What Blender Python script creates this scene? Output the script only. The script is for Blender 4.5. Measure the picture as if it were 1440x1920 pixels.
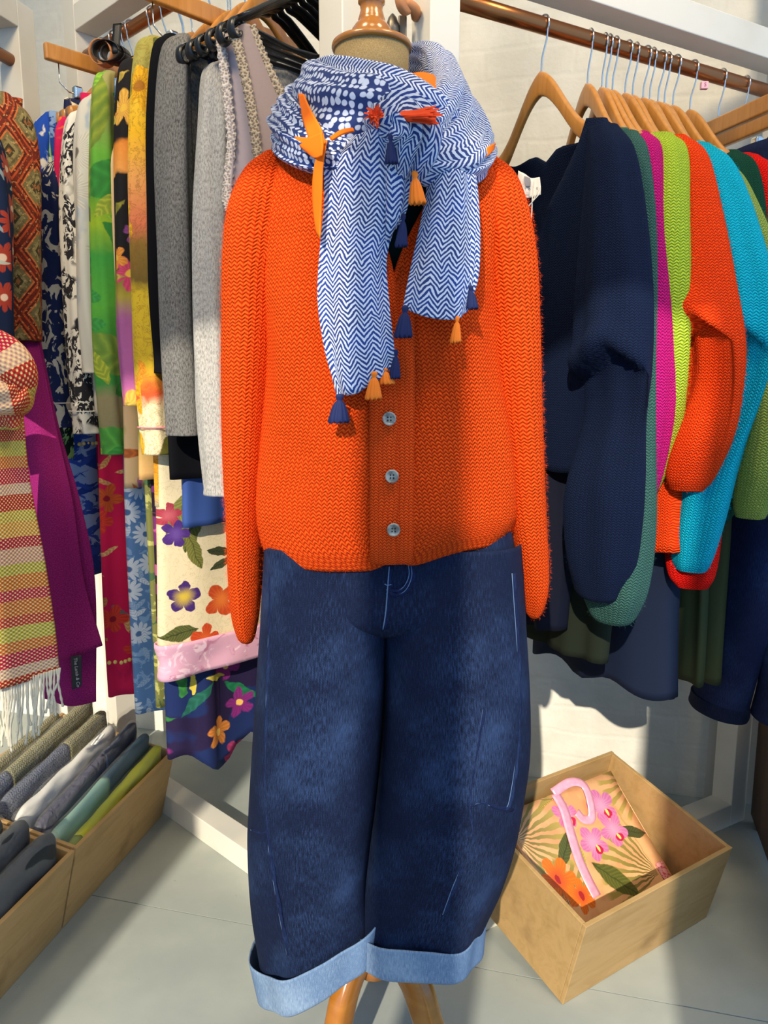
import bpy, math, random
import numpy as np
from mathutils import Matrix, Vector

for _o in list(bpy.data.objects):
    bpy.data.objects.remove(_o)
SC = bpy.context.scene
COL = SC.collection
R = math.radians

# ------------------------------------------------------------------ camera
CAM_H, PITCH, FPX = 1.15, R(9.5), 1442.0
cd = bpy.data.cameras.new('camera')
cd.sensor_fit = 'VERTICAL'
cd.sensor_height = 36.0
cd.lens = FPX / 1920 * 36
cd.clip_start = 0.02
cam = bpy.data.objects.new('camera', cd)
cam.location = (0, 0, CAM_H)
cam.rotation_euler = (math.pi / 2 - PITCH, 0, 0)
COL.objects.link(cam)
SC.camera = cam

# ------------------------------------------------------------------ world, sun, lamps, exposure
wd = bpy.data.worlds.new('daylight')
SC.world = wd
wd.use_nodes = True
_bg = wd.node_tree.nodes['Background']
_bg.inputs[0].default_value = (0.33, 0.59, 1.0, 1)
_bg.inputs[1].default_value = 1.2

sd = bpy.data.lights.new('sun', 'SUN')
sd.energy = 4.2
sd.angle = R(0.6)
sd.color = (1.0, 0.90, 0.74)
sun = bpy.data.objects.new('sun', sd)
COL.objects.link(sun)
sun.rotation_euler = Vector((0.24, 1.0, -0.58)).to_track_quat('-Z', 'Y').to_euler()

def lamp(loc, target, power, size, blend=0.6, color=(1.0, 0.79, 0.50), radius=0.22):
    ld = bpy.data.lights.new('ceiling_spotlight', 'SPOT')
    ld.energy = power
    ld.spot_size = R(size)
    ld.spot_blend = blend
    ld.color = color
    ld.shadow_soft_size = radius
    lo = bpy.data.objects.new('ceiling_spotlight', ld)
    COL.objects.link(lo)
    lo.location = loc
    lo.rotation_euler = (Vector(target) - Vector(loc)).to_track_quat('-Z', 'Y').to_euler()
    return lo

lamp((-0.7, 0.55, 2.75), (-0.45, 1.85, 1.65), 78, 85)
lamp((0.85, 0.55, 2.75), (0.5, 1.75, 1.6), 68, 85)
lamp((0.05, 0.1, 2.8), (0.0, 1.15, 1.35), 26, 80)

vs = SC.view_settings
vs.view_transform = 'Standard'
vs.look = 'None'
vs.gamma = 1.0
vs.use_curve_mapping = False
vs.exposure = 0.25

# ------------------------------------------------------------------ geometry helpers
SP, CP = math.sin(PITCH), math.cos(PITCH)

def ray(px, py):
    u, v = px - 720.0, py - 960.0
    return np.array([u, FPX * CP - v * SP, -(v * CP + FPX * SP)])

def S(px, py, Y):
    """the point at depth Y that stands at this place of the photograph's frame"""
    d = ray(px, py)
    return np.array([0, 0, CAM_H]) + d * (Y / d[1])

def PX(p):
    x, y, z = p[0], p[1], p[2] - CAM_H
    f = y * CP - z * SP
    up = z * CP + y * SP
    return 720 + FPX * x / f, 960 - FPX * up / f

def zpx(py, X, Y):
    """height of the point above plan position (X,Y) that shows at image row py"""
    d = ray(720, py)
    return CAM_H + d[2] / d[1] * Y

def lin(h):
    if isinstance(h, (tuple, list)):
        return (h[0], h[1], h[2], 1)
    h = h.lstrip('#')
    c = [int(h[i:i + 2], 16) / 255 for i in (0, 2, 4)]
    return tuple([(x / 12.92 if x <= 0.04045 else ((x + 0.055) / 1.055) ** 2.4) for x in c] + [1])

def cr(pts, n):
    """n points on a smooth curve through the control points"""
    p = np.asarray(pts, float)
    k = len(p)
    if k == 2:
        t = np.linspace(0, 1, n).reshape(-1, *([1] * (p.ndim - 1)))
        return p[0] * (1 - t) + p[1] * t
    P = np.concatenate([(2 * p[0] - p[1])[None], p, (2 * p[-1] - p[-2])[None]])
    t = np.linspace(0, k - 1, n)
    i = np.minimum(t.astype(int), k - 2)
    f = (t - i).reshape(-1, *([1] * (p.ndim - 1)))
    a, b, c, d = P[i], P[i + 1], P[i + 2], P[i + 3]
    return 0.5 * (2 * b + (c - a) * f + (2 * a - 5 * b + 4 * c - d) * f ** 2 + (3 * b - a - 3 * c + d) * f ** 3)

def prof(x, tab):
    """smooth profile through (x, y...) rows, x rising"""
    tab = np.asarray(tab, float)
    xs = tab[:, 0]
    t = np.interp(x, xs, np.arange(len(xs)))
    ys = tab[:, 1:]
    n = 40 * (len(xs) - 1) + 1
    d = cr(ys, n)
    tt = t * 40
    out = np.stack([np.interp(tt, np.arange(n), d[:, j]) for j in range(d.shape[1])], -1)
    return out[..., 0] if out.shape[-1] == 1 else out

def sst(x, a=0.0, b=1.0):
    t = np.clip((np.asarray(x, float) - a) / (b - a), 0, 1)
    return t * t * (3 - 2 * t)

def put(name, me, mat, parent=None):
    o = bpy.data.objects.new(name, me)
    if mat is not None:
        me.materials.append(mat)
    COL.objects.link(o)
    if parent is not None:
        o.parent = parent
        if '_o' in parent:
            o.location = [-c for c in parent['_o']]
    return o

def root(name, label, cat, loc=(0, 0, 0), group=None, mat=None):
    o = bpy.data.objects.new(name, None)
    o.empty_display_size = 0.05
    COL.objects.link(o)
    if mat is not None:
        o.matrix_world = mat
    else:
        o.location = loc
        o['_o'] = [float(c) for c in loc]
    tag(o, label, cat, group)
    return o

def tag(o, label, cat=None, group=None):
    o['label'] = label
    if cat:
        o['category'] = cat
    if group:
        o['group'] = group
    return o

def mesh(name, V, F, uv=None, smooth=True):
    me = bpy.data.meshes.new(name)
    me.from_pydata([tuple(map(float, v)) for v in V], [], F)
    if uv is not None:
        l = me.uv_layers.new(name='UVMap')
        l.data.foreach_set('uv', np.asarray(uv, np.float32).ravel())
    if smooth:
        me.polygons.foreach_set('use_smooth', np.ones(len(me.polygons), bool))
    me.update()
    return me

def grid(name, P, mat, parent=None, cu=False, cap0=False, cap1=False, U=None, V=None, thick=0.0, smooth=True, sub=0):
    """surface through P[row][col]; UV in metres unless given"""
    P = np.asarray(P, float)
    nv, nu = P.shape[:2]
    if U is None:
        d = np.linalg.norm(np.diff(np.concatenate([P, P[:, :1]], 1), axis=1), axis=2).mean(0)
        U = np.broadcast_to(np.concatenate([[0], np.cumsum(d)])[None, :], (nv, nu + 1))
    else:
        U = np.asarray(U, float)
        if U.shape[1] == nu:
            U = np.concatenate([U, U[:, :1]], 1)
    if V is None:
        d = np.linalg.norm(np.diff(P, axis=0), axis=2).mean(1)
        V = np.broadcast_to(np.concatenate([[0], np.cumsum(d)])[:, None], (nv, nu + 1))
    else:
        V = np.asarray(V, float)
        if V.shape[1] == nu:
            V = np.concatenate([V, V[:, :1]], 1)
    F, UV = [], []
    for i in range(nv - 1):
        for j in range(nu if cu else nu - 1):
            k = (j + 1) % nu
            F.append((i * nu + j, i * nu + k, (i + 1) * nu + k, (i + 1) * nu + j))
            UV += [(U[i, j], V[i, j]), (U[i, j + 1], V[i, j + 1]), (U[i + 1, j + 1], V[i + 1, j + 1]), (U[i + 1, j], V[i + 1, j])]
    for flag, i in ((cap0, 0), (cap1, nv - 1)):
        if flag:
            f = [i * nu + j for j in range(nu)]
            if i == 0:
                f = f[::-1]
            F.append(tuple(f))
            UV += [(U[i, q % nu], V[i, q % nu]) for q in f]
    me = mesh(name, P.reshape(-1, 3), F, UV, smooth)
    o = put(name, me, mat, parent)
    if thick:
        m = o.modifiers.new('thickness', 'SOLIDIFY')
        m.thickness = thick
        m.offset = 0
    if sub:
        m = o.modifiers.new('smooth', 'SUBSURF')
        m.levels = m.render_levels = sub
    return o

def net(name, rows, mat, parent=None, nv=24, nu=24, thick=0.002, bump=None, swap=False):
    """cloth patch through a small net of points"""
    c = np.asarray(rows, float)
    a = cr(c, nv)
    b = np.swapaxes(cr(np.swapaxes(a, 0, 1), nu), 0, 1)
    if bump is not None:
        du = np.gradient(b, axis=1)
        dv = np.gradient(b, axis=0)
        n = np.cross(du, dv)
        n /= np.linalg.norm(n, axis=2, keepdims=True) + 1e-9
        vv, uu = np.meshgrid(np.linspace(0, 1, nv), np.linspace(0, 1, nu), indexing='ij')
        b = b + n * bump(uu, vv)[..., None]
    return grid(name, b, mat, parent, thick=thick)

def pnet(name, rows, mat, parent=None, **k):
    return net(name, [[S(*q) for q in r] for r in rows], mat, parent, **k)

def frames(path, up=(0, 0, 1)):
    path = np.asarray(path, float)
    T = np.gradient(path, axis=0)
    T /= np.linalg.norm(T, axis=1, keepdims=True) + 1e-12
    up = np.asarray(up, float)
    A = np.cross(T, np.broadcast_to(up, T.shape))
    for i in range(len(A)):
        if np.linalg.norm(A[i]) < 1e-3:
            A[i] = A[i - 1] if i and np.linalg.norm(A[i - 1]) > 1e-3 else np.cross(T[i], (0.31, 0.9, 0.2))
    A /= np.linalg.norm(A, axis=1, keepdims=True)
    B = np.cross(A, T)
    return T, A, B

def tube(name, path, rad, mat, parent=None, n=8, smooth_n=0, up=(0, 0, 1), closed=False, cap=True):
    p = np.asarray(path, float)
    if smooth_n:
        p = cr(p, smooth_n)
    T, A, B = frames(p, up)
    rad = np.asarray(rad, float)
    if rad.ndim == 0:
        rad = np.full((len(p), 2), float(rad))
    elif rad.ndim == 1:
        rad = np.stack([rad, rad], 1) if len(rad) == len(p) else np.broadcast_to(rad, (len(p), 2))
    if len(rad) != len(p):
        rad = cr(rad, len(p))
    ph = np.linspace(0, 2 * np.pi, n, endpoint=False)
    P = p[:, None] + A[:, None] * (rad[:, :1] * np.cos(ph))[..., None] + B[:, None] * (rad[:, 1:] * np.sin(ph))[..., None]
    return grid(name, P, mat, parent, cu=True, cap0=cap and not closed, cap1=cap and not closed)

def boxverts(c, ax, ay, az):
    c, ax, ay, az = [np.asarray(q, float) for q in (c, ax, ay, az)]
    return [c + sx * ax + sy * ay + sz * az for sz in (-1, 1) for sx, sy in ((-1, -1), (1, -1), (1, 1), (-1, 1))]

def box(name, c, ax, ay, az, mat, parent=None, bev=0.002, flat=False):
    """box from its centre and three half axes, edges bevelled"""
    V = boxverts(c, ax, ay, az)
    F = [(3, 2, 1, 0), (4, 5, 6, 7), (0, 1, 5, 4), (1, 2, 6, 5), (2, 3, 7, 6), (3, 0, 4, 7)]
    lx, ly, lz = [2 * float(np.linalg.norm(q)) for q in (ax, ay, az)]
    dims = [(lx, ly), (lx, ly), (lx, lz), (ly, lz), (lx, lz), (ly, lz)]
    UV = []
    for a, b in dims:
        if b > a and not flat:
            UV += [(0, 0), (0, a), (b, a), (b, 0)]
        else:
            UV += [(0, 0), (a, 0), (a, b), (0, b)]
    o = put(name, mesh(name, V, F, UV, False), mat, parent)
    if bev:
        m = o.modifiers.new('bevel', 'BEVEL')
        m.width = bev
        m.segments = 2
        m.limit_method = 'NONE'
    return o

def beam(name, p0, p1, w, h, mat, parent, side=None, bev=0.002):
    p0, p1 = np.asarray(p0, float), np.asarray(p1, float)
    d = p1 - p0
    L = np.linalg.norm(d)
    d = d / L
    if side is None:
        side = np.cross(d, (0, 0, 1))
    side = np.asarray(side, float)
    side = side - d * side.dot(d)
    side /= np.linalg.norm(side)
    up = np.cross(side, d)
    return box(name, (p0 + p1) / 2, d * L / 2, side * w / 2, up * h / 2, mat, parent, bev)

def lathe(name, prof_, c, mat, parent=None, n=32, axis=None):
    ph = np.linspace(0, 2 * np.pi, n, endpoint=False)
    P = np.array([[(r * math.cos(a), r * math.sin(a), z) for a in ph] for r, z in prof_])
    if axis is not None:
        z = Vector(axis).normalized()
        M = np.array(z.to_track_quat('Z', 'Y').to_matrix())
        P = P @ M.T
    P = P + np.asarray(c, float)
    return grid(name, P, mat, parent, cu=True, cap0=True, cap1=True)

def text(name, s, size, M, mat, parent=None, depth=0.0002):
    cu = bpy.data.curves.new(name, 'FONT')
    cu.body = s
    cu.size = size
    cu.extrude = depth
    cu.align_x = 'CENTER'
    cu.align_y = 'CENTER'
    t = bpy.data.objects.new(name, cu)
    COL.objects.link(t)
    dg = bpy.context.evaluated_depsgraph_get()
    me = bpy.data.meshes.new_from_object(t.evaluated_get(dg))
    bpy.data.objects.remove(t)
    me.transform(M)
    return put(name, me, mat, parent)

def basis(o, x, y, z):
    return Matrix(((x[0], y[0], z[0], o[0]), (x[1], y[1], z[1], o[1]), (x[2], y[2], z[2], o[2]), (0, 0, 0, 1)))

# ------------------------------------------------------------------ material helpers
class Mat:
    def __init__(s, name, color='#808080', rough=0.8, spec=0.3, sheen=0.0, metal=0.0):
        s.m = bpy.data.materials.new(name)
        s.m.use_nodes = True
        s.t = s.m.node_tree
        s.b = s.t.nodes['Principled BSDF']
        s.b.inputs['Base Color'].default_value = lin(color)
        s.b.inputs['Roughness'].default_value = rough
        s.b.inputs['Specular IOR Level'].default_value = spec
        s.b.inputs['Metallic'].default_value = metal
        if sheen:
            s.b.inputs['Sheen Weight'].default_value = sheen
            s.b.inputs['Sheen Roughness'].default_value = 0.5
            s.b.inputs['Sheen Tint'].default_value = lin(color)
        s._uv = None
        s.warp = 0.0

    def n(s, t, **k):
        nd = s.t.nodes.new(t)
        for a, b in k.items():
            setattr(nd, a, b)
        return nd

    def set(s, sock, v):
        if isinstance(v, bpy.types.NodeSocket):
            s.t.links.new(v, sock)
        elif isinstance(v, str):
            sock.default_value = lin(v)
        elif isinstance(v, tuple) and sock.type == 'RGBA' and len(v) == 3:
            sock.default_value = (*v, 1)
        else:
            sock.default_value = v

    def f(s, op, a, b=None, c=None):
        nd = s.n('ShaderNodeMath', operation=op)
        for i, v in enumerate((a, b, c)):
            if v is not None:
                s.set(nd.inputs[i], v)
        return nd.outputs[0]

    def clamp01(s, a):
        nd = s.n('ShaderNodeMath', operation='ADD', use_clamp=True)
        s.set(nd.inputs[0], a)
        nd.inputs[1].default_value = 0
        return nd.outputs[0]

    def mix(s, fac, a, b, blend='MIX'):
        nd = s.n('ShaderNodeMix', data_type='RGBA', blend_type=blend)
        s.set(nd.inputs[0], fac)
        s.set(nd.inputs[6], a)
        s.set(nd.inputs[7], b)
        return nd.outputs[2]

    def uvv(s):
        if s._uv is None:
            nd = s.n('ShaderNodeUVMap')
            out = nd.outputs[0]
            if s.warp:
                a = s.add(s.noise(out, 38, 3, color=True), (-0.5, -0.5, -0.5))
                out = s.add(out, s.sc(a, s.warp))
            sp = s.n('ShaderNodeSeparateXYZ')
            s.t.links.new(out, sp.inputs[0])
            s._uv = (out, sp.outputs[0], sp.outputs[1])
        return s._uv

    def vec(s, x, y, z=0.0):
        nd = s.n('ShaderNodeCombineXYZ')
        for i, v in enumerate((x, y, z)):
            s.set(nd.inputs[i], v)
        return nd.outputs[0]

    def sc(s, v, k):
        nd = s.n('ShaderNodeVectorMath', operation='MULTIPLY')
        s.set(nd.inputs[0], v)
        nd.inputs[1].default_value = k if isinstance(k, tuple) else (k, k, k)
        return nd.outputs[0]

    def add(s, v, w):
        nd = s.n('ShaderNodeVectorMath', operation='ADD')
        s.set(nd.inputs[0], v)
        s.set(nd.inputs[1], w)
        return nd.outputs[0]

    def obj(s):
        nd = s.n('ShaderNodeTexCoord')
        return nd.outputs['Object']

    def noise(s, v, scale=10, detail=3, rough=0.5, dist=0.0, color=False):
        nd = s.n('ShaderNodeTexNoise')
        s.set(nd.inputs['Vector'], v)
        nd.inputs['Scale'].default_value = scale
        nd.inputs['Detail'].default_value = detail
        nd.inputs['Roughness'].default_value = rough
        nd.inputs['Distortion'].default_value = dist
        return nd.outputs[1] if color else nd.outputs[0]

    def ramp(s, f, stops, interp='LINEAR'):
        nd = s.n('ShaderNodeValToRGB')
        r = nd.color_ramp
        r.interpolation = interp
        while len(r.elements) < len(stops):
            r.elements.new(0.5)
        for e, (p, c) in zip(r.elements, stops):
            e.position = p
            e.color = lin(c)
        s.set(nd.inputs[0], f)
        return nd.outputs[0]

    def step(s, x, a, b):
        nd = s.n('ShaderNodeMapRange', interpolation_type='SMOOTHSTEP')
        s.set(nd.inputs[0], x)
        nd.inputs[1].default_value = a
        nd.inputs[2].default_value = b
        return nd.outputs[0]

    def bump(s, h, strength=0.5, dist=0.002, prev=None):
        nd = s.n('ShaderNodeBump')
        nd.inputs['Strength'].default_value = strength
        nd.inputs['Distance'].default_value = dist
        s.set(nd.inputs['Height'], h)
        if prev is not None:
            s.set(nd.inputs['Normal'], prev)
        s.t.links.new(nd.outputs[0], s.b.inputs['Normal'])
        return nd.outputs[0]

    def base(s, c):
        s.set(s.b.inputs['Base Color'], c)
        return s.m

    # motifs printed at a place of the cloth (UV metres)
    def motif(s, col, kind, cx, cy, r, w=None, rot=0.0, n=5, color='#ffffff', inner=None, soft=0.06):
        _, u, v = s.uvv()
        dx = s.f('SUBTRACT', u, cx)
        dy = s.f('SUBTRACT', v, cy)
        if rot:
            c_, s_ = math.cos(rot), math.sin(rot)
            ex = s.f('ADD', s.f('MULTIPLY', dx, c_), s.f('MULTIPLY', dy, s_))
            ey = s.f('SUBTRACT', s.f('MULTIPLY', dy, c_), s.f('MULTIPLY', dx, s_))
            dx, dy = ex, ey
        if kind == 'flower':
            rr = s.f('DIVIDE', s.f('SQRT', s.f('ADD', s.f('MULTIPLY', dx, dx), s.f('MULTIPLY', dy, dy))), r)
            th = s.f('ARCTAN2', dy, dx)
            pet = s.f('POWER', s.f('ABSOLUTE', s.f('COSINE', s.f('MULTIPLY', th, n / 2))), 0.6)
            lim = s.f('MULTIPLY_ADD', pet, 0.55, 0.45)
            d = s.f('SUBTRACT', lim, rr)
            mask = s.step(d, 0.0, soft)
            cc = color
            if inner is not None:
                cc = s.mix(s.step(rr, 0.05, 0.75), inner, color)
            vein = s.f('MULTIPLY', s.f('ABSOLUTE', s.f('SINE', s.f('MULTIPLY', th, n * 2.5))), 0.25)
            cc = s.mix(vein, cc, '#2a1020')
            return s.mix(mask, col, cc)
        if kind == 'leaf':
            xx = s.f('DIVIDE', dx, r)
            lim = s.f('MULTIPLY', s.f('SUBTRACT', 1.0, s.f('MULTIPLY', xx, xx)), w)
            ay = s.f('ABSOLUTE', dy)
            mask = s.step(s.f('SUBTRACT', lim, ay), 0.0, w * 0.12)
            cc = color
            if inner is not None:
                rib = s.f('ABSOLUTE', s.f('SINE', s.f('MULTIPLY', s.f('SUBTRACT', dx, ay), 3.14 / (r * 0.16))))
                cc = s.mix(s.f('MULTIPLY', rib, 0.6), color, inner)
                cc = s.mix(s.step(ay, w * 0.10, w * 0.03), cc, inner)
            return s.mix(mask, col, cc)
        if kind == 'disc':
            q = s.f('ADD', s.f('POWER', s.f('DIVIDE', dx, r), 2.0), s.f('POWER', s.f('DIVIDE', dy, w or r), 2.0))
            return s.mix(s.step(q, 1.0, 1.0 - 2 * soft), col, color)
        if kind == 'fan':
            th = s.f('ARCTAN2', dy, dx)
            rr = s.f('SQRT', s.f('ADD', s.f('MULTIPLY', dx, dx), s.f('MULTIPLY', dy, dy)))
            blade = s.f('SINE', s.f('MULTIPLY', th, n))
            mk = s.f('MULTIPLY', s.step(blade, -0.2, 0.3), s.step(rr, r, r * 0.85))
            mk = s.f('MULTIPLY', mk, s.step(s.f('ABSOLUTE', th), w, w * 0.9))
            return s.mix(mk, col, s.mix(s.step(rr, 0, r), inner or color, color))
        return col

    def scatter(s, col, kind, scale, colors, size=0.38, keep=0.5, n=5, seed=0.0, aspect=0.3, center='#e0b040', rnd=1.0, warp=0.0, outline=None):
        """flowers or leaves scattered over the cloth"""
        uv, u, v = s.uvv()
        p = s.add(s.sc(uv, scale), (seed, seed * 1.7, 0.0))
        if warp:
            nz = s.noise(p, 1.3, 2, color=True)
            p = s.add(p, s.sc(s.add(nz, (-0.5, -0.5, -0.5)), warp))
        vo = s.n('ShaderNodeTexVoronoi', voronoi_dimensions='2D')
        s.set(vo.inputs['Vector'], p)
        vo.inputs['Scale'].default_value = 1.0
        vo.inputs['Randomness'].default_value = rnd
        sub = s.n('ShaderNodeVectorMath', operation='SUBTRACT')
        s.set(sub.inputs[0], p)
        s.set(sub.inputs[1], vo.outputs['Position'])
        sx = s.n('ShaderNodeSeparateXYZ')
        s.set(sx.inputs[0], sub.outputs[0])
        cs = s.n('ShaderNodeSeparateColor')
        s.set(cs.inputs[0], vo.outputs['Color'])
        r1, r2, r3 = cs.outputs[0], cs.outputs[1], cs.outputs[2]
        dx, dy = sx.outputs[0], sx.outputs[1]
        rr = s.f('SQRT', s.f('ADD', s.f('MULTIPLY', dx, dx), s.f('MULTIPLY', dy, dy)))
        ang = s.f('MULTIPLY', r1, 6.283)
        th = s.f('ADD', s.f('ARCTAN2', dy, dx), ang)
        if kind == 'flower':
            pet = s.f('POWER', s.f('ABSOLUTE', s.f('COSINE', s.f('MULTIPLY', th, n / 2))), 0.6)
            lim = s.f('MULTIPLY_ADD', pet, size * 0.55, size * 0.45)
            mask = s.step(s.f('SUBTRACT', lim, rr), 0.0, 0.05)
        else:
            lx = s.f('MULTIPLY', rr, s.f('COSINE', th))
            ly = s.f('ABSOLUTE', s.f('MULTIPLY', rr, s.f('SINE', th)))
            q = s.f('DIVIDE', lx, size)
            lim = s.f('MULTIPLY', s.f('SUBTRACT', 1.0, s.f('MULTIPLY', q, q)), size * aspect)
            mask = s.step(s.f('SUBTRACT', lim, ly), 0.0, 0.03)
        mask = s.f('MULTIPLY', mask, s.f('LESS_THAN', r3, keep))
        k = len(colors)
        cc = s.ramp(r2, [(i / k, c) for i, c in enumerate(colors)], 'CONSTANT')
        if kind == 'flower':
            cc = s.mix(s.f('MULTIPLY', s.f('ABSOLUTE', s.f('SINE', s.f('MULTIPLY', th, n * 2))), 0.3), cc, outline or '#301018')
            cc = s.mix(s.step(rr, size * 0.26, size * 0.18), cc, center)
        elif outline:
            rib = s.f('ABSOLUTE', s.f('SINE', s.f('MULTIPLY', s.f('SUBTRACT', lx, ly), 9.0 / size)))
            cc = s.mix(s.f('MULTIPLY', rib, 0.5), cc, outline)
        return s.mix(mask, col, cc)

    def weave(s, strength=0.15, sc=900):
        uv, u, v = s.uvv()
        h = s.f('MULTIPLY', s.f('SINE', s.f('MULTIPLY', u, sc * 2)), s.f('SINE', s.f('MULTIPLY', v, sc * 2)))
        h2 = s.noise(uv, 60, 3)
        s.bump(s.f('ADD', s.f('MULTIPLY', h, 0.25), h2), strength, 0.0015)

def plain(name, color, rough=0.8, spec=0.3, metal=0.0, sheen=0.0, var=0.0, nscale=30, bump=0.0, bd=0.001):
    m = Mat(name, color, rough, spec, sheen, metal)
    if var or bump:
        o = m.obj()
        nz = m.noise(o, nscale, 4)
        if var:
            m.base(m.mix(m.f('MULTIPLY', nz, var), color, '#000000'))
        if bump:
            m.bump(nz, bump, bd)
    return m.m

def knit(name, color, dark, col=0.0075, row=0.0052, strength=1.0, fuzz=0.3):
    m = Mat(name, color, 0.95, 0.1, 0.5)
    uv, u, v = m.uvv()
    nz = m.noise(uv, 45, 2, color=True)
    w = m.add(uv, m.sc(m.add(nz, (-0.5, -0.5, -0.5)), 0.006))
    sp = m.n('ShaderNodeSeparateXYZ')
    m.set(sp.inputs[0], w)
    u, v = sp.outputs[0], sp.outputs[1]
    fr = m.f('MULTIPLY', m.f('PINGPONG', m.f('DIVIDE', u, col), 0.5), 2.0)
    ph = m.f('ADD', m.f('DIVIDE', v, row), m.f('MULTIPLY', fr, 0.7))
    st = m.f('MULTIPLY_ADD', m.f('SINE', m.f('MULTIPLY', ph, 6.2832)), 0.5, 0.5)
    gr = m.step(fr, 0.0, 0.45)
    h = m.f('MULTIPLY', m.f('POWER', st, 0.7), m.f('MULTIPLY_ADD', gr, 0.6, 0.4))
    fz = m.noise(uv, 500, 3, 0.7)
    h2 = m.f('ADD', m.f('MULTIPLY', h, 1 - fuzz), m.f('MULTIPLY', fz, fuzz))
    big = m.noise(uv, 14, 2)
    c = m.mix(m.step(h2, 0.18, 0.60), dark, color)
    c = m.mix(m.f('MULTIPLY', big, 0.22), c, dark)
    m.bump(h2, strength, 0.003)
    return m.base(c)
# ------------------------------------------------------------------ shared materials
def wood(name, c1, c2, scale=(3, 60, 60), rough=0.45, bump=0.1, coat=0.0):
    m = Mat(name, c1, rough, 0.4)
    o = m.obj()
    nz = m.noise(m.sc(o, scale), 1.0, 5, 0.6, 1.2)
    m.base(m.ramp(nz, [(0.3, c1), (0.7, c2)]))
    m.bump(nz, bump, 0.001)
    if coat:
        m.b.inputs['Coat Weight'].default_value = coat
        m.b.inputs['Coat Roughness'].default_value = 0.15
    return m.m

def m_paint(name, c, c2, rough=0.5):
    m = Mat(name, c, rough, 0.35)
    o = m.obj()
    a = m.noise(o, 5, 4)
    g = m.noise(m.sc(o, (9, 9, 60)), 3.0, 3)
    col = m.mix(m.f('MULTIPLY', m.step(a, 0.45, 0.75), 0.5), c, c2)
    m.bump(g, 0.12, 0.001)
    return m.base(col)

WHITE_WOOD = m_paint('white_painted_timber', '#ded9cb', '#cbc4b0')
COPPER = plain('copper_pipe', '#a86a3c', 0.28, 0.5, 0.85, var=0.25, nscale=12)
CHROME = plain('chrome', '#d8d6d0', 0.12, 0.5, 1.0)
STEEL = plain('dull_steel', '#6e675c', 0.4, 0.5, 0.9)
HANGER_WOOD = wood('varnished_hanger_wood', '#c98d48', '#b0742f', (50, 6, 6), 0.32, 0.05, 0.3)
BLACK_PLASTIC = plain('black_plastic', '#121213', 0.32, 0.5)
BLACK = plain('black_cloth', '#0d0d11', 0.9, 0.1)

def m_ply():
    m = Mat('birch_plywood', '#b8945f', 0.6, 0.25)
    o = m.obj()
    g = m.noise(m.sc(o, (3, 14, 14)), 2.2, 5, 0.6, 0.8)
    d = m.noise(o, 7, 4, 0.6)
    c = m.ramp(g, [(0.25, '#a5834f'), (0.55, '#b89562'), (0.85, '#ab8758')])
    c = m.mix(m.f('MULTIPLY', m.step(d, 0.55, 0.78), 0.55), c, '#7b5e3a')
    m.bump(g, 0.08, 0.001)
    return m.base(c)
PLY = m_ply()
PLY_EDGE = wood('plywood_edge', '#c79a58', '#a2753a', (60, 3, 3), 0.6, 0.05)
BROWN_WOOD = wood('dark_brown_wood', '#5a3d25', '#442c19', (20, 20, 3), 0.5, 0.1)

# ------------------------------------------------------------------ the room
E1 = np.array([0.968, -0.250, 0]); E2 = np.array([0.250, 0.968, 0]); UZ = np.array([0, 0, 1.0])
SEAM = np.array([-0.635, 1.576, 0])

def m_floor():
    m = Mat('grey_painted_board', '#8d9491', 0.55, 0.35)
    o = m.obj()
    a = m.noise(o, 3.0, 5, 0.6)
    b = m.noise(o, 160, 2, 0.6)
    sp = m.noise(o, 40, 4, 0.7)
    c = m.mix(m.step(a, 0.35, 0.7), '#9aa09a', '#abafa6')
    c = m.mix(m.f('MULTIPLY', m.step(sp, 0.69, 0.74), 0.45), c, '#4f5454')
    c = m.mix(m.f('MULTIPLY', m.step(m.noise(o, 23, 3, 0.6), 0.76, 0.78), 0.8), c, '#d8d9d2')
    m.bump(m.f('ADD', b, m.f('MULTIPLY', a, 2.0)), 0.12, 0.001)
    return m.base(c)
M_FLOOR = m_floor()

fl = box('floor', (0, 1.0, -0.03), (3.2, 0, 0), (0, 2.6, 0), (0, 0, 0.012), plain('subfloor', '#1c1e1e', 0.9), None, 0)
fl['kind'] = 'structure'
for i, (a, b) in enumerate(((-2.44, -1.22), (-1.22, 0), (0, 1.22))):
    for c0, c1 in ((-2.0, -0.55), (-0.55, 1.89), (1.89, 3.4)):
        if i == 1:
            c0, c1 = c0 - 0.3 if c0 > -2 else c0, c1 - 0.3 if c1 < 3 else c1
        o0 = SEAM + E1 * ((c0 + c1) / 2) + E2 * ((a + b) / 2)
        box('floor_board', (o0[0], o0[1], -0.009), E1 * ((c1 - c0) / 2 - 0.0013), E2 * ((b - a) / 2 - 0.0013), UZ * 0.009, M_FLOOR, fl, 0)

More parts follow.
